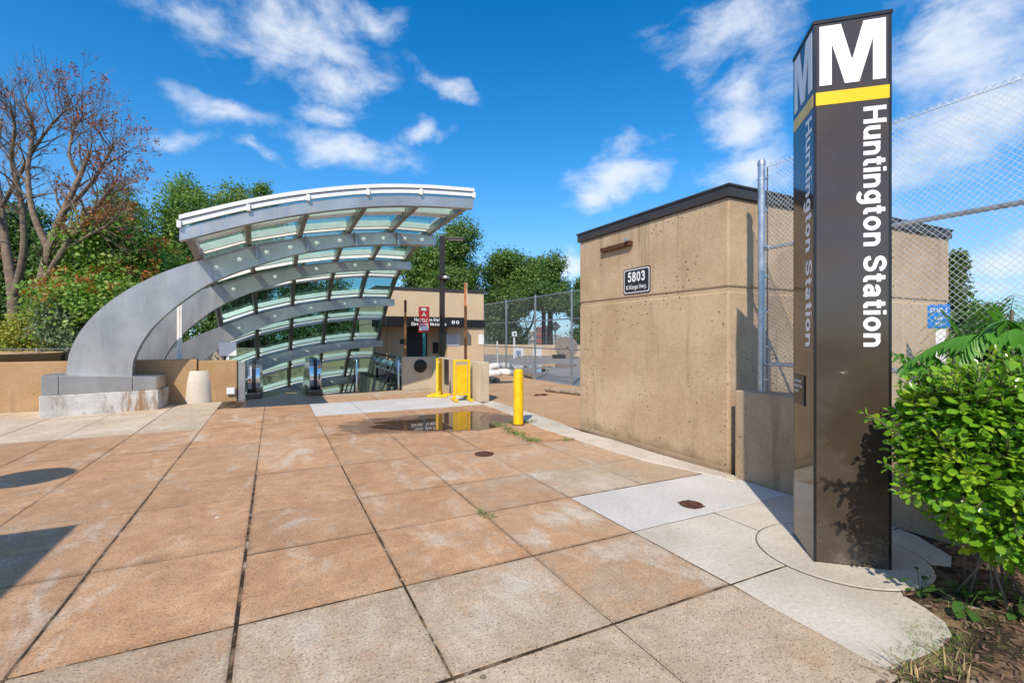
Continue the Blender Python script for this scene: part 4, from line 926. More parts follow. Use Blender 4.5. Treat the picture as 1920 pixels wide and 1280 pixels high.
# folding barriers
def barrier(o, ang, n, w, label):
    t = thing('folding_barrier', label, 'barrier', o, 'yellow folding barriers'); r = Vector((cos(ang), sin(ang), 0)); u = Vector((0, 0, 1)); nn = r.cross(u); H = .96
    for s in (0, w):
        m = MB(); m.obox(o, r, u, nn, s - .028, s + .028, .06, H, -.03, .03); po = m.build('post', 'yellow_paint', t, bevel=.004)
        m = MB(); m.obox(o, r, u, nn, s - .035, s + .035, 0.012, .065, -.26, .26); m.build('foot', 'yellow_paint', t, bevel=.004)
    m = MB(); m.obox(o, r, u, nn, -.028, w + .028, H - .0, H + .045, -.03, .03); m.build('top_bar', 'yellow_paint', t, bevel=.004)
    for k in range(n):
        x = .05 + (w - .10) * (k + .5) / n; hw = (w - .06) / n * .49
        m = MB(); m.obox(o, r, u, nn, x - hw, x + hw, .20, H - .09, -.012 + .008 * (k % 2), .006 + .008 * (k % 2)); m.build('slat', 'yellow_paint', t)
    m = MB(); m.obox(o, r, u, nn, .03, w - .03, .14, .19, -.012, .012); m.build('lower_bar', 'yellow_paint', t)
b0 = G(852, 752); barrier(Vector((b0.x, b0.y, 0)), radians(-8), 7, .36, 'yellow folded barrier seen flat against the buff parapet')
b1 = G(818, 744); barrier(Vector((b1.x, b1.y - .1, 0)), radians(58), 6, .36, 'yellow folded barrier turned edgewise beside the wall panel')

# ------------------------------------------------------------------ elevator building and what stands before it
def build_elevator():
    x0, x1, y0, y1, H = 3.78, 8.58, 20.0, 24.5, 3.55
    t = thing('elevator_house', 'tan concrete elevator house with black sign band behind the stairwell', 'building', ((x0 + x1) / 2, 22, 0))
    m = MB(); m.box((x0, y0, 2.14), (x1, y1, H)); m.build('upper_wall', 'elevator_concrete', t, bevel=.02)
    m = MB(); m.box((x0 + .6, y0 + .95, -.05), (x1 - 1.2, y1 - .01, 2.14)); m.build('recess_wall', 'elevator_concrete', t)
    m = MB(); m.box((x1 - 1.75, y0 + .003, -.05), (x1 - .003, y0 + 1.2, 2.14)); m.build('side_wall', 'elevator_concrete', t)
    m = MB(); m.prism([(x0 + .02, y0 + .25, -.05), (x0 + .62, y0 + 1.0, -.05), (x0 + .62, y1 - .02, -.05), (x0 + .02, y1 - .02, -.05)], (0, 0, 2.19)); m.build('corner_wall', 'elevator_concrete', t)
    m = MB(); m.box((x0 - .04, y0 - .04, H - .002), (x1 + .04, y1 + .04, H + .12)); m.build('parapet_cap', 'cap_brown', t, bevel=.005)
    # sign band, rounded at the free corner
    R = .42; yb = y0 - .62; pts = [(x0 - .10, y0 + .5)]
    for k in range(9):
        a = pi + k * (pi / 2) / 8; pts.append((x0 - .10 + R + R * cos(a), yb + R + R * sin(a)))
    pts += [(7.45, yb), (7.45, y0 - .003), (x0 + .3, y0 - .003)]
    m = MB(); m.prism([(a, b, 1.98) for a, b in pts], (0, 0, .42)); bd = m.build('sign_band', 'fascia_black', t, smooth=True, angle=30)
    m = MB(); m.box((7.452, y0 - .08, 1.98), (x1 + .01, y0 - .003, 2.33)); m.build('sign_band', 'fascia_black', t)
    r, u = Vector((1, 0, 0)), Vector((0, 0, 1))
    cx = ATY(795, 600, yb).x
    xa, xb = ATY(777, 602, yb).x, ATY(771.5, 602, yb).x
    glyphs('Huntington Station', .135, (xa, yb - .002, 2.215), r, u, 'white_letter', bd, length=1.30, bw=.85)
    glyphs('Elevator to Mezzanine', .135, (xb, yb - .002, 2.035), r, u, 'white_letter', bd, length=1.50, bw=.85)
    for px in (850, 858):
        c = ATY(px, 604, yb); m = MB(); m.lathe([(.075, 0), (.075, .004)], (c.x, yb, 2.19), 20, (0, -1, 0)); ic = m.build('access_symbol', 'sign_white', bd)
        m = MB()
        if px == 850: m.lathe([(.016, 0), (.016, .003)], (c.x, yb - .005, 2.23), 10, (0, -1, 0)); m.box((c.x - .01, yb - .008, 2.17), (c.x + .01, yb - .005, 2.21)); m.box((c.x - .01, yb - .008, 2.155), (c.x + .04, yb - .005, 2.172))
        else: m.box((c.x - .025, yb - .008, 2.145), (c.x + .025, yb - .005, 2.24))
        m.build('symbol_figure', 'sign_black', ic)
    dy = y0 + .95; a, b = ATY(762, 640, dy).x, ATY(801, 640, dy).x
    m = MB(); m.box((a, dy - .03, -.04), (b, dy - .002, 2.0)); dr = m.build('elevator_door', 'black_metal', t, bevel=.005)
    m = MB(); m.box(((a + b) / 2 - .008, dy - .034, .0), ((a + b) / 2 + .008, dy - .03, 1.98)); m.build('door_seam', 'black_rubber', dr)
    for px0, px1, py0, py1, nm, mat, yy in ((811, 822, 642, 662, 'call_panel', 'sign_black', dy), (824, 830, 648, 656, 'small_notice', 'rust_dark', dy), (750, 760, 636, 645, 'braille_plate', 'sign_black', dy), (837, 861, 626, 648, 'notice_board', 'notice_grey', y0), (897, 907, 627, 646, 'notice_board', 'sign_white', y0)):
        A, B = ATY(px0, py0, yy), ATY(px1, py1, yy)
        m = MB(); m.box((A.x, yy - .022, B.z), (B.x, yy - .001, A.z)); o = m.build(nm, mat, t, bevel=.004)
        if nm == 'notice_board' and px0 == 837:
            for k in range(5): 
                m = MB(); m.box((A.x + .05, yy - .0235, A.z - .08 - k * .085), (B.x - .05 - .07 * (k % 2), yy - .0225, A.z - .06 - k * .085)); m.build('print_line', 'rust_dark', o)
build_elevator()

def post_sign(px, py0, py1, d, w, label, plate=None):
    a, b = AT(px, py0, d), AT(px, py1, d); t = thing('rusty_post', label, 'post', (a.x, a.y, 0), 'rusty sign posts')
    m = MB(); m.box((a.x - w / 2, a.y - .02, -.04), (a.x + w / 2, a.y + .02, a.z)); m.build('post', 'rust_post', t, bevel=.004)
    for k in range(3):
        m = MB(); m.lathe([(.012, 0), (.012, .006)], (a.x, a.y - .02, a.z - .15 - k * .12), 8, (0, -1, 0)); m.build('bolt', 'rust_dark', t)
    return t, a
t, a = post_sign(760, 563, 665, 16.6, .075, 'plain rust-brown steel post standing before the elevator door')
m = MB(); m.box((a.x - .04, a.y - .028, a.z - .42), (a.x + .04, a.y - .021, a.z + .01)); m.build('sign_edge', 'rust_dark', t)
t, a = post_sign(873, 530, 715, 14.9, .085, 'taller orange rusty post with a sign plate seen edge on')
m = MB(); m.hexa([Vector((a.x + q[0], a.y + q[1], a.z + q[2])) for q in ((.02, -.05, -.72), (.035, -.05, -.72), (.16, .38, -.72), (.145, .38, -.72), (.02, -.05, .0), (.035, -.05, .0), (.16, .38, .0), (.145, .38, .0))]); m.build('sign_plate', 'notice_grey', t)

def build_fdc():
    d = 15.6; c = AT(795, 599, d); t = thing('fire_connection_sign', 'red FDC sign with hydrant symbol on a teal post', 'sign', (c.x, c.y, 0))
    r = Vector((CS, -SN, 0)); u = Vector((0, 0, 1)); n = r.cross(u); k = d / F
    m = MB(); m.obox(Vector((c.x, c.y, 0)), r, u, n, -.045, .045, -.04, c.z, -.05, -.012); po = m.build('post', 'teal_paint', t, bevel=.005)
    m = MB(); m.obox(Vector((c.x, c.y, 0)), r, u, n, -.012, .012, -.04, c.z - .3, -.011, .002); m.build('post_rib', 'teal_paint', po)
    w = 10 * k
    m = MB(); m.obox(c, r, u, n, -w, w, 4 * k, 24 * k, 0, .008); m.build('upper_plate', 'sign_red', t, bevel=.003)
    m = MB(); m.obox(c, r, u, n, -w, w, -24 * k, 3.4 * k, 0, .008); pl = m.build('lower_plate', 'sign_red', t, bevel=.003)
    m = MB(); m.obox(c, r, u, n, -w * .82, w * .82, -20 * k, -12 * k, .008, .010); m.build('white_panel', 'sign_white', pl)
    P = lambda a, b: c + r * a * k + u * b * k + n * .0085
    m = MB(); m.prism([P(-5, 21.5), P(3, 21.5), P(6, 18.5), P(4, 18.3), P(4, 15.5), P(2, 15.5), P(2, 17), P(-5, 17)], n * .002); m.prism([P(-.8, 13.5), P(.8, 13.5), P(.9, 11), P(4.5, 7.5), P(2.5, 6.4), P(0, 9.2), P(-2.5, 6.4), P(-4.5, 7.5), P(-.9, 11)], n * .002); m.build('hydrant_symbol', 'sign_white', t)
    glyphs('FDC', 6.6 * k, c + r * -8.4 * k - u * 5.2 * k + n * .0085, r, u, 'sign_white', pl, length=16.8 * k, bw=.85)
    for q in range(2):
        m = MB(); m.obox(c, r, u, n, -w * .8, w * .8, (-8.6 - q * 1.9) * k, (-7.6 - q * 1.9) * k, .008, .0095); m.build('print_line', 'sign_white', pl)
build_fdc()

def build_lamp():
    d = 16.7; b = AT(829, 640, d); top = AT(829, 443, d).z; t = thing('lamp_post', 'dark brown square lamp post with flat lamp head and dome camera', 'lamp post', (b.x, b.y, 0))
    m = MB(); m.box((b.x - .078, b.y - .078, -.05), (b.x + .078, b.y + .078, top)); m.build('pole', 'pole_brown', t, bevel=.008)
    r = Vector((CS, -SN, 0)); o = Vector((b.x, b.y, top - .10))
    m = MB(); m.obox(o, r, Vector((0, 0, 1)), r.cross(Vector((0, 0, 1))), .05, .20, -.03, .03, -.03, .03); arm = m.build('arm', 'pole_brown', t)
    m = MB(); m.obox(o, r, Vector((0, 0, 1)), r.cross(Vector((0, 0, 1))), .16, .80, -.02, .04, -.17, .17); hd = m.build('lamp_head', 'pole_brown', t, bevel=.015)
    m = MB(); m.obox(o, r, Vector((0, 0, 1)), r.cross(Vector((0, 0, 1))), .22, .74, -.026, -.019, -.13, .13); m.build('lens', 'notice_grey', hd)
    c = AT(836, 522, d - .2)
    m = MB(); m.tube([(b.x, b.y - .06, c.z + .17), (c.x, c.y, c.z + .17), (c.x, c.y, c.z + .09)], .03, 8); cm = m.build('camera_bracket', 'pole_brown', t, smooth=True)
    m = MB(); m.lathe([(.10, .09), (.125, .06), (.125, -.01)], c, 20); m.build('camera_housing', 'rafter_steel', cm, smooth=True)
    m = MB(); m.lathe([(.115, -.01), (.10, -.06), (.06, -.10), (.001, -.115)], c, 20); m.build('camera_dome', 'fascia_black', cm, smooth=True)
    m = MB(); m.box((b.x - .20, b.y - .12, c.z + .02), (b.x - .078, b.y + .02, c.z + .12)); m.build('junction_box', 'pole_brown', t, bevel=.01)
build_lamp()

# manhole covers
def manhole(px, py, r, label):
    p = G(px, py); t = thing('drain_cover', label, 'drain cover', p, 'round drain covers')
    m = MB(); m.lathe([(r, -.02), (r, .008), (r * .86, .008), (r * .86, .004), (.001, .004)], p, 32); m.build('ring', 'rust_iron', t)
    for k in range(5):
        x = (k - 2) * r * .3; l = sqrt(max(.01, (r * .8)**2 - x * x)); m = MB(); m.box((p.x + x - r * .08, p.y - l, .003), (p.x + x + r * .08, p.y + l, .0075)); m.build('bar', 'rust_iron', t)
manhole(908, 851, .13, 'small rusty drain cover set in the orange paving'); manhole(1296, 946, .105, 'small rusty drain cover set in the white concrete patch')

# ------------------------------------------------------------------ parking deck beyond the fence
wa, wb = Vector((17.4, 40.2, 0)), Vector((34.2, 13.6, 0)); dr = (wb - wa).normalized(); nr = Vector((dr.y, -dr.x, 0)); wl = (wb - wa).length
wl0 = (Vector((9.9, 52.1, 0)) - wa).length
m = MB(); m.obox(wa, dr, Vector((0, 0, 1)), nr, -wl0, wl, -.05, .90, -.15, .15); m.build('deck_parapet', 'elevator_concrete', None, 'long low parapet at the far edge of the parking deck', 'wall')
for px in (913 + 60, 1007):
    p = AT(px, 660, 36.5); m = MB(); m.box((p.x - .35, p.y - .1, .12), (p.x + .35, p.y + .1, .80)); m.box((p.x - .25, p.y - .08, -.04), (p.x - .18, p.y + .08, .12)); m.box((p.x + .18, p.y - .08, -.04), (p.x + .25, p.y + .08, .12)); m.build('utility_cabinet', 'sign_white', None, 'pale cabinet against the deck parapet beside the white parking sign' if px < 1000 else 'pale cabinet against the deck parapet below the brick block', 'cabinet', 'pale deck cabinets')
p = AT(964, 640, 35); t = thing('parking_sign', 'white sign on a white post on the parking deck', 'sign', (p.x, p.y, 0))
m = MB(); m.box((p.x - .06, p.y - .03, -.04), (p.x + .06, p.y + .03, AT(964, 632, 35).z)); m.build('post', 'white_paint', t)
m = MB(); zt = AT(964, 622, 35).z; m.box((p.x - .20, p.y - .06, zt - .33), (p.x + .20, p.y - .035, zt + .02)); pl = m.build('plate', 'sign_white', t, bevel=.01)
m = MB(); m.box((p.x - .06, p.y - .065, zt - .24), (p.x + .06, p.y - .06, zt - .08)); m.build('mark', 'sign_black', pl)
p = G(933, 690); m = MB(); m.tube([(p.x, p.y, -.03), (p.x - .02, p.y, 1.35)], .045, 10); q = m.build('white_stake', 'white_paint', None, 'thin white stake standing behind the sandbags', 'post', smooth=True)
m = MB(); m.lathe([(.18, 0), (.16, .04), (.05, .06)], (p.x, p.y, -.02), 14); m.build('base', 'rust_dark', q)
for k, (px, py, z, L_, ang) in enumerate(((925, 705, .10, .42, .1), (945, 703, .11, .42, -.5), (928, 700, .30, .40, .25), (948, 699, .30, .36, -.6), (912, 702, .18, .35, .3))):
    p = G(px, py); m = MB(); n = 12; r = Vector((cos(ang), sin(ang), 0)); pts = [Vector((p.x, p.y, z)) + r * (L_ * (i / 10 - .5) * 2) for i in range(11)]
    m.tube(pts, [.02 + .13 * max(0.0, 1 - abs(i / 5 - 1)**3.2) for i in range(11)], 10); m.build('sandbag', 'sandbag', None, ('white sandbag at the bottom of the heap nearer the parapet', 'white sandbag at the bottom of the heap nearer the fence', 'white sandbag lying on top of the heap', 'bent white sandbag on top of the heap by the fence post', 'white sandbag half hidden behind the parapet end')[k], 'sandbag', 'white sandbags', smooth=True)
def cable_spool():
    c = AT(1062, 655, 36); R = .80; ax = Vector((SN * .95 - .12, CS * .9, 0)).normalized(); c = Vector((c.x, c.y, R - .02))
    t = thing('cable_spool', 'large weathered wooden cable spool standing on the parking deck', 'cable spool', (c.x, c.y, 0))
    r = ax.cross(Vector((0, 0, 1))).normalized(); u = Vector((0, 0, 1)); rot = radians(38); r2 = r * cos(rot) + u * sin(rot); u2 = -r * sin(rot) + u * cos(rot)
    for s in (-.36, .36):
        n = 11
        for k in range(n):
            a0, a1 = -R + 2 * R * k / n + .008, -R + 2 * R * (k + 1) / n - .008; h = lambda q: sqrt(max(.004, R * R - q * q))
            m = MB(); off = ax * (s + random.uniform(-.008, .008)); am = (a0 + a1) / 2
            m.prism([c + off + r2 * a0 - u2 * h(a0), c + off + r2 * am - u2 * h(am), c + off + r2 * a1 - u2 * h(a1), c + off + r2 * a1 + u2 * h(a1), c + off + r2 * am + u2 * h(am), c + off + r2 * a0 + u2 * h(a0)], ax * .06); m.build('flange_plank', 'spool_wood', t)
    m = MB(); m.lathe([(.4, -.36), (.4, .36)], c, 24, ax); m.build('drum', 'spool_wood', t)
    m = MB(); m.lathe([(.08, -.43), (.08, -.37)], c, 14, ax); m.build('hub', 'rust_dark', t)
cable_spool()
p = AT(1049, 668, 35.2); m = MB(); m.prism([(p.x - .5, p.y, -.03), (p.x + .35, p.y - .3, -.03), (p.x + .45, p.y + .1, -.03), (p.x - .4, p.y + .4, -.03)], (0, 0, .30)); m.build('rubber_block', 'black_rubber', None, 'black block chocking the cable spool', 'block', bevel=.03)
def log(px0, py0, px1, py1, r, label):
    a, b = G(px0, py0), G(px1, py1); m = MB(); m.tube([Vector((a.x, a.y, r * .85)).lerp(Vector((b.x, b.y, r * .85)), k / 6) + Vector((0, 0, .01 * sin(k * 2.1))) for k in range(7)], [r * (.92 + .1 * sin(k * 1.7)) for k in range(7)], 12); m.build('wheel_stop', 'log_grey', None, label, 'wheel stop', 'old wheel stops', smooth=True, angle=50)
log(1024, 733, 1100, 742, .075, 'worn concrete wheel stop lying before the tan house'); log(906, 712, 934, 716, .09, 'short worn wheel stop lying under the sandbags')
log(985, 706, 1000, 709, .10, 'broken wheel stop beyond the yellow bollard by the fence')
p = G(1016, 741); m = MB()
for k in range(7):
    a = random.uniform(0, 6.28); o = p + Vector((random.uniform(-.15, .15), random.uniform(-.1, .1), .015)); r = Vector((cos(a), sin(a), .2)) * .10; u = Vector((-sin(a), cos(a), .4)) * .05; m.add([o - r, o + u, o + r, o - u], [(0, 1, 2, 3)])
m.build('dead_leaves', 'rust_dark', None, 'dark red leaf litter beside the wheel stop', 'leaves')
# deck lamp and diamond sign far off
for px, top, d, kind in ((1027, 612, 60, 0), (1041, 612, 52, 1)):
    p = AT(px, 640, d); zt = AT(px, top, d).z
    t = thing('light_pole' if kind == 0 else 'diamond_sign', 'thin dark light pole far beyond the deck parapet' if kind == 0 else 'diamond-shaped warning sign seen from behind beyond the parapet', 'pole' if kind == 0 else 'sign', (p.x, p.y, -12))
    m = MB(); m.tube([(p.x, p.y, -12.02), (p.x, p.y, zt)], .16 if kind == 0 else .07, 8); m.build('pole', 'dark_wire', t)
    if kind:
        s = .62; r = Vector((CS, -SN, 0)); c = Vector((p.x, p.y, zt)) - Vector((SN, CS, 0)) * .1; m = MB(); m.prism([c + r * -s, c + Vector((0, 0, -s)), c + r * s, c + Vector((0, 0, s))], Vector((SN, CS, 0)) * .03); m.build('plate', 'dark_wire', t)
    else:
        m = MB(); m.box((p.x - .5, p.y - .15, zt - .05), (p.x + .5, p.y + .15, zt + .1)); m.build('lamp_head', 'dark_wire', t)

def far_building(px0, px1, top, d, mat, label, floors, cols, z0=-12):
    a, b = AT(px0, 632, d), AT(px1, 632, d); H = AT(px0, top, d).z; r = (b - a); w = r.length; r.normalize(); n = r.cross(Vector((0, 0, 1))); u = Vector((0, 0, 1)); o = Vector((a.x, a.y, z0))
    t = thing('apartment_block', label, 'building', o + r * w / 2, 'far apartment blocks')
    m = MB(); m.obox(o, r, u, n, 0, w, -.02, H - z0, -14, 0); m.build('wall', mat, t)
    m = MB(); m.obox(o, r, u, n, -.3, w + .3, H - z0, H - z0 + .5, -14.3, .3); m.build('roof', 'facade_far', t)
    fh = (H - z0) / floors
    for f in range(floors):
        if (f + 1) * fh < 9: continue
        for c in range(cols):
            x0 = w * (c + .22) / cols; x1 = w * (c + .78) / cols; m = MB(); m.obox(o, r, u, n, x0, x1, f * fh + fh * .3, f * fh + fh * .82, 0, .06); wi = m.build('window', 'window_far', t)
            m = MB(); m.obox(o, r, u, n, x0, x1, f * fh + fh * .24, f * fh + fh * .295, 0, .25); m.build('sill', 'facade_far', wi)
far_building(1004, 1026, 614, 210, 'brick_far', 'red brick apartment block far beyond the parking deck', 6, 4)
far_building(1026, 1038, 633, 190, 'facade_far', 'low grey block far beyond the deck beside the brick one', 4, 4)
far_building(1036, 1052, 629, 230, 'facade_far', 'pale wide block far behind the diamond sign', 5, 5)
far_building(992, 1006, 622, 230, 'facade_far', 'grey block far off behind the brick one', 5, 4)

# concrete planter rim on the far left
m = MB(); c = AT(-70, 632, 15.5); m.lathe([(1.6, -.03), (1.75, .4), (2.25, .72), (2.4, 1.02), (2.2, 1.02), (1.9, .8), (.01, .75)], (c.x, c.y, 0), 48); m.build('planter_bowl', 'left_wall_concrete', None, 'wide round concrete planter bowl behind the ochre parapet', 'planter', smooth=True, angle=50)

# ------------------------------------------------------------------ things beside the camera whose shadows fall into the picture
def build_shelter():
    H = 3.2; ox, oy = -1.44 - .637 * H, 5.14 - .771 * H
    t = thing('bus_shelter', 'flat-roofed shelter on four slim posts at the plaza edge', 'shelter', (ox - 1.7, oy - 1.3, 0))
    m = MB(); m.box((ox - 3.4, oy - 2.7, H - .12), (ox, oy, H)); m.build('roof', 'cap_brown', t, bevel=.01)
    for dx in (-.9, -3.1):
        for dy in (-.9, -2.4):
            m = MB(); m.box((ox + dx - .05, oy + dy - .05, -.04), (ox + dx + .05, oy + dy + .05, H - .12)); m.build('post', 'cap_brown', t)
    m = MB(); m.box((ox - 3.05, oy - 2.42, .3), (ox - .95, oy - 2.40, 2.3)); m.build('glass_screen', 'shelter_glass', t)
    m = MB(); m.box((ox - 2.8, oy - 2.2, .42), (ox - 1.2, oy - 1.8, .47)); m.box((ox - 2.7, oy - 2.1, -.04), (ox - 2.6, oy - 1.9, .42)); m.box((ox - 1.4, oy - 2.1, -.04), (ox - 1.3, oy - 1.9, .42)); m.build('bench', 'spool_wood', t)
    Hl = 4.2; x, y = -2.42 - .637 * Hl, 7.1 - .771 * Hl
    t = thing('plaza_lamp', 'brown plaza lamp with a flat round head on a slim pole', 'lamp post', (x, y, 0))
    m = MB(); m.tube([(x, y, -.04), (x, y, Hl - .02)], .05, 14); m.build('pole', 'pole_brown', t, smooth=True)
    m = MB(); m.lathe([(.05, -.22), (.20, -.18), (.20, -.06), (.38, -.03), (.38, .02), (.001, .05)], (x, y, Hl), 32); m.build('lamp_head', 'pole_brown', t, smooth=True, angle=30)
build_shelter()

# ------------------------------------------------------------------ trees
def branch_tree(name, label, base, H, seed, bark, spread=.55, levels=5, lean=(0, 0), r0=.3, group=None, sub=3, first=.28, twig=.02):
    rng = random.Random(seed); t = thing(name, label, 'tree', base, group); m = MB(); tips = []
    def grow(p, d, L_, r, lv):
        n = 4; pts = [p]; rs = [r]; q = p.copy(); dd = d.copy()
        for k in range(n):
            dd = (dd + Vector((rng.uniform(-1, 1), rng.uniform(-1, 1), rng.uniform(-.5, .75))) * .16).normalized(); q = q + dd * L_ / n; pts.append(q.copy()); rs.append(r * (1 - .42 * (k + 1) / n))
        m.tube(pts, rs, max(3, 9 - 2 * (levels - lv) if lv else 3), cap=False)
        if lv <= 1: tips.extend(pts[1:])
        if lv == 0: return
        for k in range(sub if lv > 1 else sub + 1):
            a = rng.uniform(0, 6.28); s = spread * rng.uniform(.6, 1.5); ax = dd.orthogonal().normalized(); ax = Matrix.Rotation(a, 3, dd) @ ax
            nd = (dd + ax * s + Vector((lean[0], lean[1], .12))).normalized(); st = pts[rng.randint(2, n)] if k else pts[-1]
            grow(st, nd, L_ * rng.uniform(.62, .82), rs[-1] * rng.uniform(.55, .85), lv - 1)
    grow(Vector(base), Vector((lean[0] * .4, lean[1] * .4, 1)).normalized(), H * first, r0, levels)
    m.build('trunk', bark, t, smooth=True); return t, tips

def crown(t, blobs, nclump, nleaf, size, crad, mat, seed, name='crown', droop=.0, base=LEAF4, flat=.75):
    """leaf clumps spread through ellipsoid blobs [(cx,cy,cz,rx,ry,rz)]"""
    g = np.random.default_rng(seed); B = np.array(blobs, float); wgt = (B[:, 3] * B[:, 4] * B[:, 5])**(2 / 3); wgt /= wgt.sum()
    idx = g.choice(len(B), nclump, p=wgt); d = g.normal(size=(nclump, 3)); d /= np.linalg.norm(d, axis=1, keepdims=True)
    rad = g.uniform(.25, 1.0, nclump)**.55; C = B[idx, :3] + d * B[idx, 3:] * rad[:, None]
    cr = crad * g.uniform(.45, 1.6, nclump)
    n = nclump * nleaf; ci = np.repeat(np.arange(nclump), nleaf)
    off = np.clip(g.normal(size=(n, 3)), -1.7, 1.7) * cr[ci][:, None] * np.array([.55, .55, .55 * flat]); P = C[ci] + off
    nr = d[ci] * .5 + off / np.maximum(cr[ci][:, None], .01) * .5 + g.normal(size=(n, 3)) * .55 + np.array([0, 0, .45])
    T, Bt, Nn = basis(nr, g.uniform(0, 6.28, n)); S = size * g.uniform(.45, 1.5, n)
    V, Fc = stamp(base[0], base[1], T, Bt, Nn, P, S)
    return raw_mesh(name, V, Fc, mat, t, kind='stuff')

def leafy(name, label, px, ytop, d, wpx, mat, seed, zbase=-.02, nclump=420, nleaf=34, size=.26, bottom=None, bark='bark_dark', group=None, blobs=6, px_off=0):
    """tree whose crown top is at photo row ytop, width wpx, seen at depth d"""
    rng = random.Random(seed); c = AT(px, 632, d); top = AT(px, ytop, d).z; W = wpx * d / F; zb = AT(px, bottom, d).z if bottom else max(zbase + .6, top - W * 1.5)
    t = thing(name, label, 'tree', (c.x, c.y, zbase), group)
    hh = top - zb; bl = []
    for k in range(blobs):
        a = rng.uniform(0, 6.28); q = rng.uniform(.15, .52); zz = zb + hh * (.24 + .58 * k / max(1, blobs - 1)); sh = 1.0 - .5 * abs((zz - zb) / hh - .40) * 1.5
        bl.append((c.x + cos(a) * W * q * .55, c.y + sin(a) * W * q * .55, zz, W * .30 * sh * rng.uniform(.85, 1.2), W * .30 * sh * rng.uniform(.85, 1.2), hh * .22 * rng.uniform(.8, 1.15)))
    bl.append((c.x, c.y, top - hh * .2, W * .2, W * .2, hh * .2))
    m = MB(); m.tube([(c.x, c.y, zbase), (c.x + .1, c.y, zb), (c.x, c.y + .1, zb + hh * .45), (c.x, c.y, zb + hh * .75)], [W * .035 + .08, W * .03 + .05, W * .018 + .03, .03], 9)
    for b in bl: m.tube([(c.x + .05, c.y, zb + hh * .12), ((c.x + b[0]) / 2, (c.y + b[1]) / 2, (zb + hh * .2 + b[2]) / 2), (b[0], b[1], b[2] + b[5] * .4)], [W * .016 + .03, W * .010 + .02, .015], 6, cap=False)
    m.build('trunk', bark, t, smooth=True)
    crown(t, bl, nclump, int(nleaf * 1.35), size * .82, W * .085 + .12, mat, seed)
    return t, bl

GL, GR = 'trees on the slope left of the canopy', 'trees beyond the elevator house'
# left side
def limb_tree(label, d0, limbs, seed, leafmin, frac):
    rng = random.Random(seed); base = AT(limbs[0][0][0][0], 632, d0); t = thing('bare_tree', label, 'tree', (base.x, base.y, -.02), 'half bare trees'); m = MB(); tips = []
    cache = {}
    def P(p, dz):
        if p not in cache: cache[p] = AT(p[0], p[1], d0 + dz)
        return cache[p]
    def twig(p, dr, L_, r, lv):
        n = 4; pts = [p.copy()]; rs = [r]; q = p.copy(); dd = dr.copy()
        for k in range(n):
            dd = (dd + Vector((rng.uniform(-1, 1), rng.uniform(-1, 1), rng.uniform(-.45, .7))) * .24).normalized(); q = q + dd * L_ / n; pts.append(q.copy()); rs.append(max(.006, r * (1 - .5 * (k + 1) / n)))
        m.tube(pts, rs, 5 if lv > 1 else 3, cap=False)
        if lv == 0: tips.extend(pts[1:]); return
        for k in range(4):
            ax = Matrix.Rotation(rng.uniform(0, 6.28), 3, dd) @ dd.orthogonal().normalized()
            twig(pts[rng.randint(1, n)] if k else pts[-1], (dd + ax * rng.uniform(.4, 1.0) + Vector((0, 0, .15))).normalized(), L_ * rng.uniform(.5, .8), rs[-1] * rng.uniform(.6, .9), lv - 1)
    for pl, r0, r1, dz in limbs:
        pts = [P(p, dz * k / (len(pl) - 1)) for k, p in enumerate(pl)]
        if pl[0][1] > 630: pts[0] = Vector((pts[0].x, pts[0].y, -.05))
        pp = cpath(pts, 3); n = len(pp); m.tube(pp, [r0 + (r1 - r0) * k / (n - 1) for k in range(n)], 9, cap=False)
        for k in range(3, n):
            for q in range(2 if r1 < .06 else 1):
                dd = (pp[k] - pp[k - 1]).normalized(); ax = Matrix.Rotation(rng.uniform(0, 6.28), 3, dd) @ dd.orthogonal().normalized(); rr_ = r0 + (r1 - r0) * k / (n - 1)
                if k / n > .3: twig(pp[k], (dd * .8 + ax * rng.uniform(.5, 1.1) + Vector((0, 0, .2))).normalized(), rng.uniform(.7, 1.45), max(.022, rr_ * .45), 2)
    m.build('trunk', 'bark_pale', t, smooth=True)
    tp = np.array([tuple(p) for p in tips]); g = np.random.default_rng(seed); lat = (tp @ np.array([CS, -SN, 0])) / (tp @ np.array([SN, CS, 0])); keep = (g.random(len(tp)) < frac) & (lat > (leafmin - 960) / F); tp = tp[keep]
    Q = np.repeat(tp, 4, axis=0) + g.normal(size=(len(tp) * 4, 3)) * .055; T, Bt, Nn = basis(g.normal(size=Q.shape) + np.array([0, 0, .3]), g.uniform(0, 6.28, len(Q)))
    V, Fc = stamp(LEAF4[0], LEAF4[1], T, Bt, Nn, Q, .095 * g.uniform(.5, 1.5, len(Q))); raw_mesh('crown', V, Fc, 'leaf_rust', t, kind='stuff')
limb_tree('tall half bare tree with grey forked limbs and rust coloured leaves', 20, [
    ([(62, 640), (66, 590), (75, 545), (92, 470), (118, 400), (148, 335), (168, 285)], .27, .07, .6), ([(75, 545), (118, 470), (163, 410), (195, 370), (215, 345)], .15, .045, -1.2),
    ([(92, 470), (62, 400), (52, 320), (62, 245), (48, 190)], .14, .04, 1.2), ([(118, 400), (170, 345), (200, 295), (212, 275)], .10, .035, -.8), ([(118, 470), (170, 440), (200, 424), (222, 402)], .08, .03, -1.6), ([(148, 335), (130, 290), (140, 240), (160, 215)], .07, .03, .9)], 5, 105, .13)
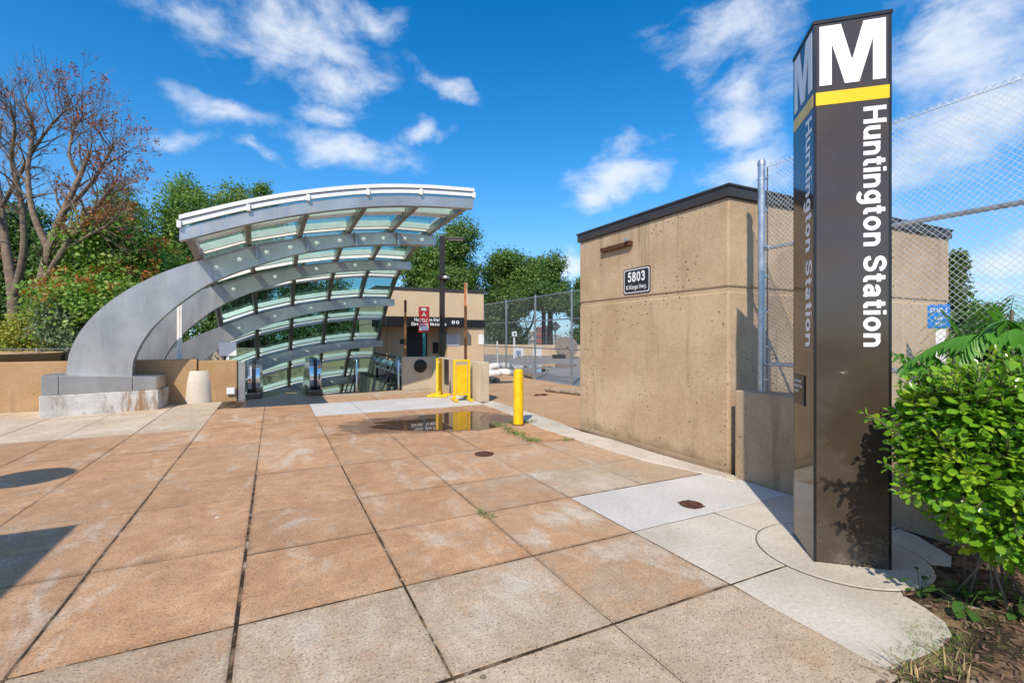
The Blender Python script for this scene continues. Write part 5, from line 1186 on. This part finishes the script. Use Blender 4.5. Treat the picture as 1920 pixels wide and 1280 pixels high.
limb_tree('second bare tree with pale upright limbs beside the rusty one', 21.5, [
    ([(28, 640), (25, 560), (12, 470), (2, 390), (-8, 310), (2, 230)], .25, .06, .5), ([(25, 560), (45, 470), (40, 380), (22, 300), (28, 240), (20, 205)], .16, .04, -.9), ([(12, 470), (-30, 380), (-60, 280)], .14, .04, .8), ([(2, 390), (35, 330), (70, 270), (100, 230), (125, 205)], .10, .03, -1.2)], 9, -200, .10)
leafy('dark_tree', 'dark-leaved tree behind the bare trunks', -10, 400, 34, 190, 'leaf_dark', 31, nclump=500, nleaf=30, bottom=650, group=GL)
leafy('dark_tree', 'dark green tree directly behind the forked bare limbs', 55, 385, 36, 170, 'leaf_dark', 30, nclump=420, nleaf=30, bottom=655, group=GL)
leafy('dark_tree', 'dark tree filling the gap between bare trunk and orange-seeded tree', 115, 430, 32, 190, 'leaf_dark', 32, nclump=420, nleaf=30, bottom=660, group=GL)
leafy('oak_tree', 'green tree rising behind the orange-seeded one', 262, 362, 40, 150, 'leaf_mid', 33, nclump=480, nleaf=34, bottom=600, group=GL)
leafy('oak_tree', 'tallest dense green tree above the arch left of the glass roof', 345, 333, 43, 170, 'leaf_mid', 34, nclump=560, nleaf=36, bottom=600, group=GL)
leafy('oak_tree', 'green tree whose top stands just above the canopy edge', 435, 334, 46, 140, 'leaf_mid', 35, nclump=480, nleaf=36, bottom=600, group=GL)
leafy('oak_tree', 'lower green tree partly hidden behind the canopy roof', 495, 344, 48, 90, 'leaf_mid', 36, nclump=320, nleaf=36, bottom=600, group=GL)
for k, (px, yt, lab) in enumerate(((400, 480, 'dark hedge tree seen below the second arch'), (470, 478, 'dark hedge tree seen through the upper glass panes'), (545, 488, 'dark hedge tree seen through the middle glass panes'), (620, 520, 'dark hedge tree seen through the lower glass panes'), (690, 575, 'dark hedge tree at the corner of the elevator house'))):
    leafy('hedge_tree', lab, px, yt, 38 + k, 120, 'leaf_dark', 50 + k, nclump=300, nleaf=28, bottom=680, group='hedge trees behind the glass')
# tree of heaven with orange seed heads
t, bl = leafy('tree_of_heaven', 'bright green tree with orange seed clusters left of the arch', 205, 402, 21, 270, 'leaf_ailanthus', 41, nclump=620, nleaf=40, size=.20, bottom=670, blobs=9)
g = np.random.default_rng(8); B = np.array(bl); n = 150; i = g.integers(0, len(B), n); d = g.normal(size=(n, 3)); d[:, 2] = np.abs(d[:, 2]) + .3; d[:, 1] -= .6; d /= np.linalg.norm(d, axis=1, keepdims=True); C = B[i, :3] + d * B[i, 3:] * 1.16
P = np.repeat(C, 22, axis=0) + g.normal(size=(n * 22, 3)) * .11; T, Bt, Nn = basis(g.normal(size=P.shape), g.uniform(0, 6.28, len(P))); V, Fc = stamp(LEAF4[0], LEAF4[1], T, Bt, Nn, P, .135 * g.uniform(.6, 1.3, len(P))); raw_mesh('seed_clusters', V, Fc, 'seed_orange', t, kind='stuff')
leafy('holly_bush', 'silvery green bush in the shade under the bright tree', 125, 575, 18.5, 110, 'leaf_silver', 43, nclump=240, nleaf=34, size=.12, bottom=665, group=None)
leafy('round_bush', 'yellow-green bush with reddish tips behind the planter bowl', 45, 598, 19.5, 150, 'leaf_yellow', 44, nclump=330, nleaf=36, size=.12, bottom=690)
leafy('round_bush', 'green bush low beside the foot of the big arch', 150, 612, 20.0, 110, 'leaf_mid', 45, nclump=240, nleaf=36, size=.12, bottom=690)
# right side, behind the elevator house
zb = -11.9
leafy('oak_tree', 'tall green tree behind the lamp post and elevator house', 855, 417, 46, 150, 'leaf_far', 61, zb, 620, 36, bottom=600, group=GR)
leafy('oak_tree', 'green tree showing through the canopy tip', 778, 450, 48, 130, 'leaf_far', 62, zb, 480, 36, bottom=600, group=GR)
leafy('oak_tree', 'broad green tree above the chain link fence', 955, 474, 50, 150, 'leaf_far', 63, zb, 600, 36, bottom=585, group=GR)
leafy('oak_tree', 'rounded green tree falling away towards the tan house', 1018, 482, 52, 100, 'leaf_far', 64, zb, 420, 36, bottom=580, group=GR)
leafy('oak_tree', 'small dark tree top just left of the tan house', 1088, 520, 56, 60, 'leaf_far', 65, zb, 260, 34, bottom=610, group=GR)
leafy('oak_tree', 'dark tree low behind the fence next to the tan house', 1098, 590, 55, 70, 'leaf_dark', 66, zb, 240, 34, bottom=660, group=GR)
t, tips = branch_tree('spreading_tree', 'spreading dark tree with bare lower limbs behind the far fence', Vector((AT(955, 632, 46).x, AT(955, 632, 46).y, -3)), 12.5, 77, 'bark_dark', .75, 4, (.12, -.1), .38, None, 3, .34)
leafy('dark_crown_tree', 'dark-leaved tree mass behind the far fence at the elevator house', 935, 545, 45, 130, 'leaf_dark', 67, zb, 420, 34, bottom=655, group=GR)  # darker green leaf material for the low crowns here
leafy('dark_crown_tree', 'dark overhanging crown above the far brick block', 1030, 540, 44, 130, 'leaf_dark', 68, zb, 330, 34, bottom=585, group=GR)
# behind the near fence on the right
leafy('oak_tree', 'tall thin tree at the right corner of the tan house', 1795, 462, 30, 50, 'leaf_dark', 71, -.02, 170, 26, bottom=640, group='trees behind the near fence')
leafy('oak_tree', 'green tree behind the near fence above the fronds', 1850, 568, 32, 120, 'leaf_dark', 72, -.02, 300, 34, bottom=680, group='trees behind the near fence')
leafy('oak_tree', 'low green tree farther along the near fence', 1960, 580, 30, 120, 'leaf_dark', 73, -.02, 300, 34, bottom=690, group='trees behind the near fence')

# ------------------------------------------------------------------ shrub, fronds, weeds, mulch beside the pylon
def build_shrub():
    t = thing('glossy_shrub', 'rounded glossy bright green shrub leaning against the pylon', 'shrub', (3.7, 1.0, -.02))
    g = np.random.default_rng(17)
    bl = []
    for px, py, dd_, rp in ((1750, 775, 2.78, 70), (1742, 840, 2.68, 58), (1830, 790, 2.65, 108), (1800, 890, 2.58, 92), (1890, 890, 2.5, 112), (1880, 965, 2.5, 75), (1910, 770, 2.75, 115), (1980, 850, 2.4, 130), (1815, 970, 2.6, 62), (1960, 950, 2.42, 95), (1880, 1005, 2.62, 55), (1960, 1040, 2.6, 60)):
        q = AT(px, py, dd_); k = rp * dd_ / F; bl.append((q.x, q.y, q.z, k, k, k))
    bl = np.array(bl)
    nst = 2000; i = g.choice(len(bl), nst, p=np.array([.09, .07, .17, .13, .14, .07, .12, .06, .05, .05, .03, .02])); d = g.normal(size=(nst, 3)); d[:, 2] += .15; d /= np.linalg.norm(d, axis=1, keepdims=True)
    E = bl[i, :3] + d * bl[i, 3:] * g.uniform(.70, 1.16, (nst, 1)); keep = (E[:, 0] < 4.5) & (E[:, 2] > .05); E = E[keep]; d = d[keep]
    # long shoots reaching towards the pylon
    ex = np.array([tuple(AT(1612, 770, 2.72)), tuple(AT(1630, 782, 2.72)), tuple(AT(1655, 795, 2.74)), tuple(AT(1645, 862, 2.68)), tuple(AT(1665, 870, 2.68)), tuple(AT(1690, 870, 2.68)), tuple(AT(1885, 672, 2.7)), tuple(AT(1690, 715, 2.8)), tuple(AT(1680, 800, 2.74)), tuple(AT(1690, 740, 2.8))]); E = np.vstack([E, ex]); d = np.vstack([d, np.tile([(-.6, .5, .3)], (len(ex), 1))])
    m = MB(); root = Vector((float(bl[:, 0].mean()) + .34, float(bl[:, 1].mean()) + .12, -.03)); pos = []; nor = []; size = []
    rr = random.Random(3)
    for e, dd in zip(E, d):
        e = Vector(e); dv = Vector(dd); b = e - dv * .20 + Vector((0, 0, -.04))
        if rr.random() < .008: m.tube([root + Vector((rr.uniform(-.16, .16), rr.uniform(-.16, .16), 0)), root.lerp(b, .55) + Vector((rr.uniform(-.05, .05), rr.uniform(-.05, .05), .08)), b], [.007, .006, .004], 5, cap=False)
        m.tube([b, b.lerp(e, .5) + Vector((0, 0, .012)), e], [.004, .003, .0015], 4, cap=False)
        nl = 9
        for k in range(nl):
            u = (k + .5) / nl; q = b.lerp(e, u); a = k * 2.4 + rr.uniform(-.4, .4); ax = dv.orthogonal().normalized(); ax = Matrix.Rotation(a, 3, dv) @ ax
            leafdir = (ax * .85 + dv * (.35 + .6 * u)).normalized()
            nv = (Vector((0, 0, 1)) * .75 + dv * .55 + Vector((rr.uniform(-.35, .35), rr.uniform(-.35, .35), rr.uniform(-.2, .3)))).normalized(); nv = (nv - leafdir * nv.dot(leafdir)).normalized()
            pos.append(tuple(q)); nor.append((tuple(leafdir), tuple(nv))); size.append((.074 - .024 * u) * rr.uniform(.5, 1.35))
    m.build('stems', 'bark', t)
    lv = np.array([(0, 0, 0), (.0, .12, .01), (.20, .38, .055), (0, .40, 0), (-.20, .38, .055), (.30, .68, .07), (0, .70, 0), (-.30, .68, .07), (.16, .93, .03), (0, 1.0, -.03), (-.16, .93, .03)])
    lf = [(0, 2, 3), (0, 3, 4), (2, 5, 6), (2, 6, 3), (3, 6, 7), (3, 7, 4), (5, 8, 6), (8, 9, 6), (6, 9, 10), (6, 10, 7)]
    remap = [0, 2, 3, 4, 5, 6, 7, 8, 9, 10]; ix = {q: k for k, q in enumerate(remap)}; lv2 = lv[remap]; lf2 = np.array([[ix[a] for a in f] for f in lf])
    P = np.array(pos); Bt = np.array([n[0] for n in nor]); Nn = np.array([n[1] for n in nor]); T = np.cross(Bt, Nn); S = np.array(size)
    cam_p = np.array([0, 0, EYE]); dist = np.linalg.norm(P - cam_p, axis=1)
    fwd = P @ np.array([SN, CS, 0]); lat = P @ np.array([CS, -SN, 0]); inframe = (lat / fwd < 1.07)
    # leaves on the side that faces the camera show largest
    cen = bl[2:, :3].mean(0); out = P - cen; face = (out * (cam_p - P)).sum(1) / dist
    score = S / dist * (inframe) * (.4 + np.clip(face, 0, .5)); order = np.argsort(-score); big = order[:300]; rest = order[300:]
    V, Fc = stamp(lv2, lf2, T[rest], Bt[rest], Nn[rest], P[rest], S[rest]); raw_mesh('foliage', V, Fc, 'leaf_shrub', t, kind='stuff', smooth=True)
    me = bpy.data.meshes.new('leaf'); me.from_pydata([tuple(p) for p in lv2], [], [tuple(int(q) for q in f) for f in lf2]); me.materials.append(MATS['leaf_shrub'])
    for p in me.polygons: p.use_smooth = True
    for k in big:
        ob = bpy.data.objects.new('leaf', me); link(ob, Vector(P[k]), t, None, None, None, None)
        ob.rotation_euler = Matrix((T[k], Bt[k], Nn[k])).transposed().to_euler(); ob.scale = (S[k],) * 3
build_shrub()

def build_fronds():
    t = thing('tree_of_heaven_sapling', 'sapling with long feathery green fronds above the glossy shrub', 'sapling', (4.25, 1.55, -.02))
    rr = random.Random(9); root = Vector((4.28, 1.42, -.02)); topz = 1.45
    m = MB(); m.tube([root, root + Vector((.02, -.05, .7)), root + Vector((.05, -.1, 1.75))], [.018, .014, .008], 7); m.build('trunk', 'bark', t)
    lv = np.array([(0, 0, 0), (.15, .22, .03), (0, .3, 0), (-.15, .22, .03), (.13, .6, .0), (0, .62, -.03), (-.13, .6, 0), (0, 1, -.14)]); lf = np.array([(0, 1, 2), (0, 2, 3), (1, 4, 5), (1, 5, 2), (2, 5, 6), (2, 6, 3), (4, 7, 5), (5, 7, 6)])
    me = bpy.data.meshes.new('leaflet'); me.from_pydata([tuple(p) for p in lv], [], [tuple(int(x) for x in f) for f in lf]); me.materials.append(MATS['leaf_frond'])
    for p in me.polygons: p.use_smooth = True
    ends = [(1665, 655, 3.9), (1690, 662, 3.7), (1735, 655, 3.8), (1740, 660, 3.5), (1815, 582, 3.9), (1815, 605, 3.6), (1800, 632, 3.4), (1850, 590, 3.5), (1880, 560, 3.9), (1915, 570, 3.6), (1960, 600, 3.4), (1900, 640, 3.2), (1700, 690, 3.6), (1760, 700, 3.4), (1990, 560, 3.8), (1840, 655, 3.3), (1860, 690, 3.2), (1845, 575, 3.6), (1840, 625, 3.2), (1890, 605, 3.1), (1930, 640, 3.0), (1705, 680, 3.6), (1790, 690, 3.25)]
    for k, (px, py, d) in enumerate(ends):
        e = AT(px, py, d); e.x = min(e.x, 4.5 + .12 * (k % 3)); b = root + Vector((.03, -.06, .75 + .04 * k)); mid = (b + e) / 2 + Vector((0, 0, .16)); path = []
        for q in range(15):
            u = q / 14; path.append(b * (1 - u)**2 + mid * 2 * u * (1 - u) + e * u * u)
        m = MB(); m.tube(path, [.006 * (1 - .7 * q / 14) for q in range(15)], 5, cap=False); fr = m.build('frond', 'leaf_weed', t)
        for q in range(3, 15):
            dv = (path[q] - path[q - 1]).normalized(); sd = dv.cross(Vector((0, 0, 1))).normalized()
            for s in (-1, 1):
                ld = (sd * s + dv * .45 + Vector((0, 0, -1.0 + rr.uniform(-.35, .35)))).normalized(); nv = (Vector((0, 0, 1)) + sd * s * .3); nv = (nv - ld * nv.dot(ld)).normalized(); tx = ld.cross(nv)
                ob = bpy.data.objects.new('leaflet', me); link(ob, path[q].copy(), fr, None, None, None, None); ob.rotation_euler = Matrix((tx, ld, nv)).transposed().to_euler(); sz = (.22 - .12 * q / 14) * rr.uniform(.85, 1.15); ob.scale = (sz, sz, sz)
build_fronds()

def scatter_ground():
    g = np.random.default_rng(23)
    # bark chips in the bed
    n = 3800; P = np.stack([g.uniform(2.42, 4.52, n), g.uniform(-.6, 2.0, n), np.full(n, -.006)], -1)
    from mathutils.geometry import intersect_point_tri_2d
    def inside(pt, poly):
        c = False; j = len(poly) - 1
        for i in range(len(poly)):
            if ((poly[i].y > pt[1]) != (poly[j].y > pt[1])) and (pt[0] < (poly[j].x - poly[i].x) * (pt[1] - poly[i].y) / (poly[j].y - poly[i].y) + poly[i].x): c = not c
            j = i
        return c
    keep = np.array([(not inside(p, ap)) and (p[0] - PYL.x)**2 + (p[1] - PYL.y)**2 > .3 and not (p[0] < 2.6 and p[1] > 1.2) for p in P]); P = P[keep]; n = len(P)
    P[:, 2] += g.uniform(0, .02, n)
    chip = ([(-.5, -.14, 0), (.5, -.1, 0), (.42, .12, .04), (-.45, .15, .03), (0, 0, .12)], [(0, 1, 4), (1, 2, 4), (2, 3, 4), (3, 0, 4)])
    T, Bt, Nn = basis(g.normal(size=(n, 3)) * .28 + np.array([0, 0, 1]), g.uniform(0, 6.28, n)); V, Fc = stamp(chip[0], chip[1], T, Bt, Nn, P, g.uniform(.008, .055, n)**1.0); raw_mesh('bark_mulch', V, Fc, 'bark_chip', None, 'loose brown bark chips covering the planting bed', 'mulch', None, 'stuff')
    # grass along the bed edge
    blade = ([(-.04, 0, 0), (.04, 0, 0), (.025, .55, .12), (-.025, .55, .12), (0, 1, .42)], [(0, 1, 2), (0, 2, 3), (3, 2, 4)])
    def tuft(centres, k, rad, size, name, mat, label, cat, tilt=.5):
        C = np.repeat(np.array(centres), k, axis=0); n = len(C); P = C + np.concatenate([g.normal(size=(n, 2)) * rad, np.zeros((n, 1))], 1); out = g.normal(size=(n, 3)); out[:, 2] = 0
        up = np.array([0, 0, 1.]) + out * tilt; up /= np.linalg.norm(up, axis=1, keepdims=True); s = np.cross(up, out + 1e-3); s /= np.linalg.norm(s, axis=1, keepdims=True); nn = np.cross(s, up)
        V, Fc = stamp(blade[0], blade[1], s, up, nn, P, size * g.uniform(.5, 1.4, n)); return raw_mesh(name, V, Fc, mat, None, label, cat, None, 'stuff')
    cs = [tuple(G(x, y, -.02)) for x, y in [(1690 + 14 * (k % 9) + g.uniform(-12, 12), 1240 + g.uniform(-35, 45)) for k in range(60)] + [(1740 + g.uniform(-40, 60), 1200 + g.uniform(-25, 40)) for k in range(40)] + [(1800 + g.uniform(-40, 120), 1170 + g.uniform(-30, 100)) for k in range(40)]]
    tuft(cs, 40, .03, .036, 'grass', 'weed_blade', 'short green grass growing at the edge of the mulch', 'grass', .8)
    tuft([tuple(G(x, y, -.02)) for x, y in [(1690 + g.uniform(-20, 160), 1262 + g.uniform(-22, 22)) for k in range(20)]], 7, .03, .10, 'dry_grass', 'dry_blade', 'dry straw coloured grass stems on the concrete edge', 'grass', 1.3)
    cr = [tuple(G(x, y, -.01)) for x, y in [(912, 968), (905, 963), (918, 972)]]
    tuft(cr, 30, .022, .07, 'joint_weed', 'weed_blade', 'single grass tuft growing at a paving joint', 'weed', .9)
    cr = [tuple(G(x, y, .004)) for x, y in [(930 + 8 * k + g.uniform(-3, 3), 796 + 3.6 * k + g.uniform(-2, 2)) for k in range(10)] + [(955, 792), (962, 793), (985, 792), (992, 792), (1000, 790), (1062, 825)]]
    tuft(cr, 46, .05, .085, 'joint_weed', 'weed_blade', 'low weeds along the joint by the bollard', 'weed', 1.1)
    cr = [tuple(G(x, y, -.01)) for x, y in [(1355 + g.uniform(-22, 22), 1100 + g.uniform(-6, 8)) for k in range(7)]]
    tuft(cr, 12, .03, .035, 'joint_weed', 'dry_blade', 'brown weed clump at the crossing of two wide joints', 'weed', 1.3)
    # broad-leaved weeds under the shrub
    lv = ([(0, 0, 0), (.3, .35, .06), (0, .45, 0), (-.3, .35, .06), (.26, .72, .05), (0, .75, -.01), (-.26, .72, .05), (0, 1, -.06)], [(0, 1, 2), (0, 2, 3), (1, 4, 5), (1, 5, 2), (2, 5, 6), (2, 6, 3), (4, 7, 5), (5, 7, 6)])
    labs = ['low weed creeping at the rim of the round footing', 'broad-leaved weed with pale leaf in the mulch', 'weed with round leaves below the shrub', 'leafy weed spreading at the foot of the shrub', 'dense green weed farther along the bed']
    me = bpy.data.meshes.new('leaf'); me.from_pydata(lv[0], [], lv[1]); me.materials.append(MATS['leaf_weed'])
    for p in me.polygons: p.use_smooth = True
    rr = random.Random(2)
    for k, (px, py, n, s) in enumerate(((1725, 1112, 10, .05), (1815, 1150, 13, .075), (1800, 1118, 12, .055), (1870, 1128, 16, .07), (1905, 1160, 18, .07))):
        p = G(px, py, -.015); t = thing('ground_weed', labs[k], 'weed', p)
        m = MB(); L_ = []
        for q in range(n):
            a = rr.uniform(0, 6.28); e = p + Vector((cos(a), sin(a), 0)) * rr.uniform(.02, .13) + Vector((0, 0, rr.uniform(.03, .12))); m.tube([p, p.lerp(e, .5) + Vector((0, 0, .02)), e], .002, 4, cap=False); L_.append((e, a))
        m.build('stems', 'leaf_weed', t)
        for e, a in L_:
            ob = bpy.data.objects.new('leaf', me); link(ob, e, t, None, None, None, None); ob.rotation_euler = (rr.uniform(-.5, .3), rr.uniform(-.3, .3), a - pi / 2); z = s * rr.uniform(.7, 1.3); ob.scale = (z, z, z)
scatter_ground()
print('slabs', NSL)
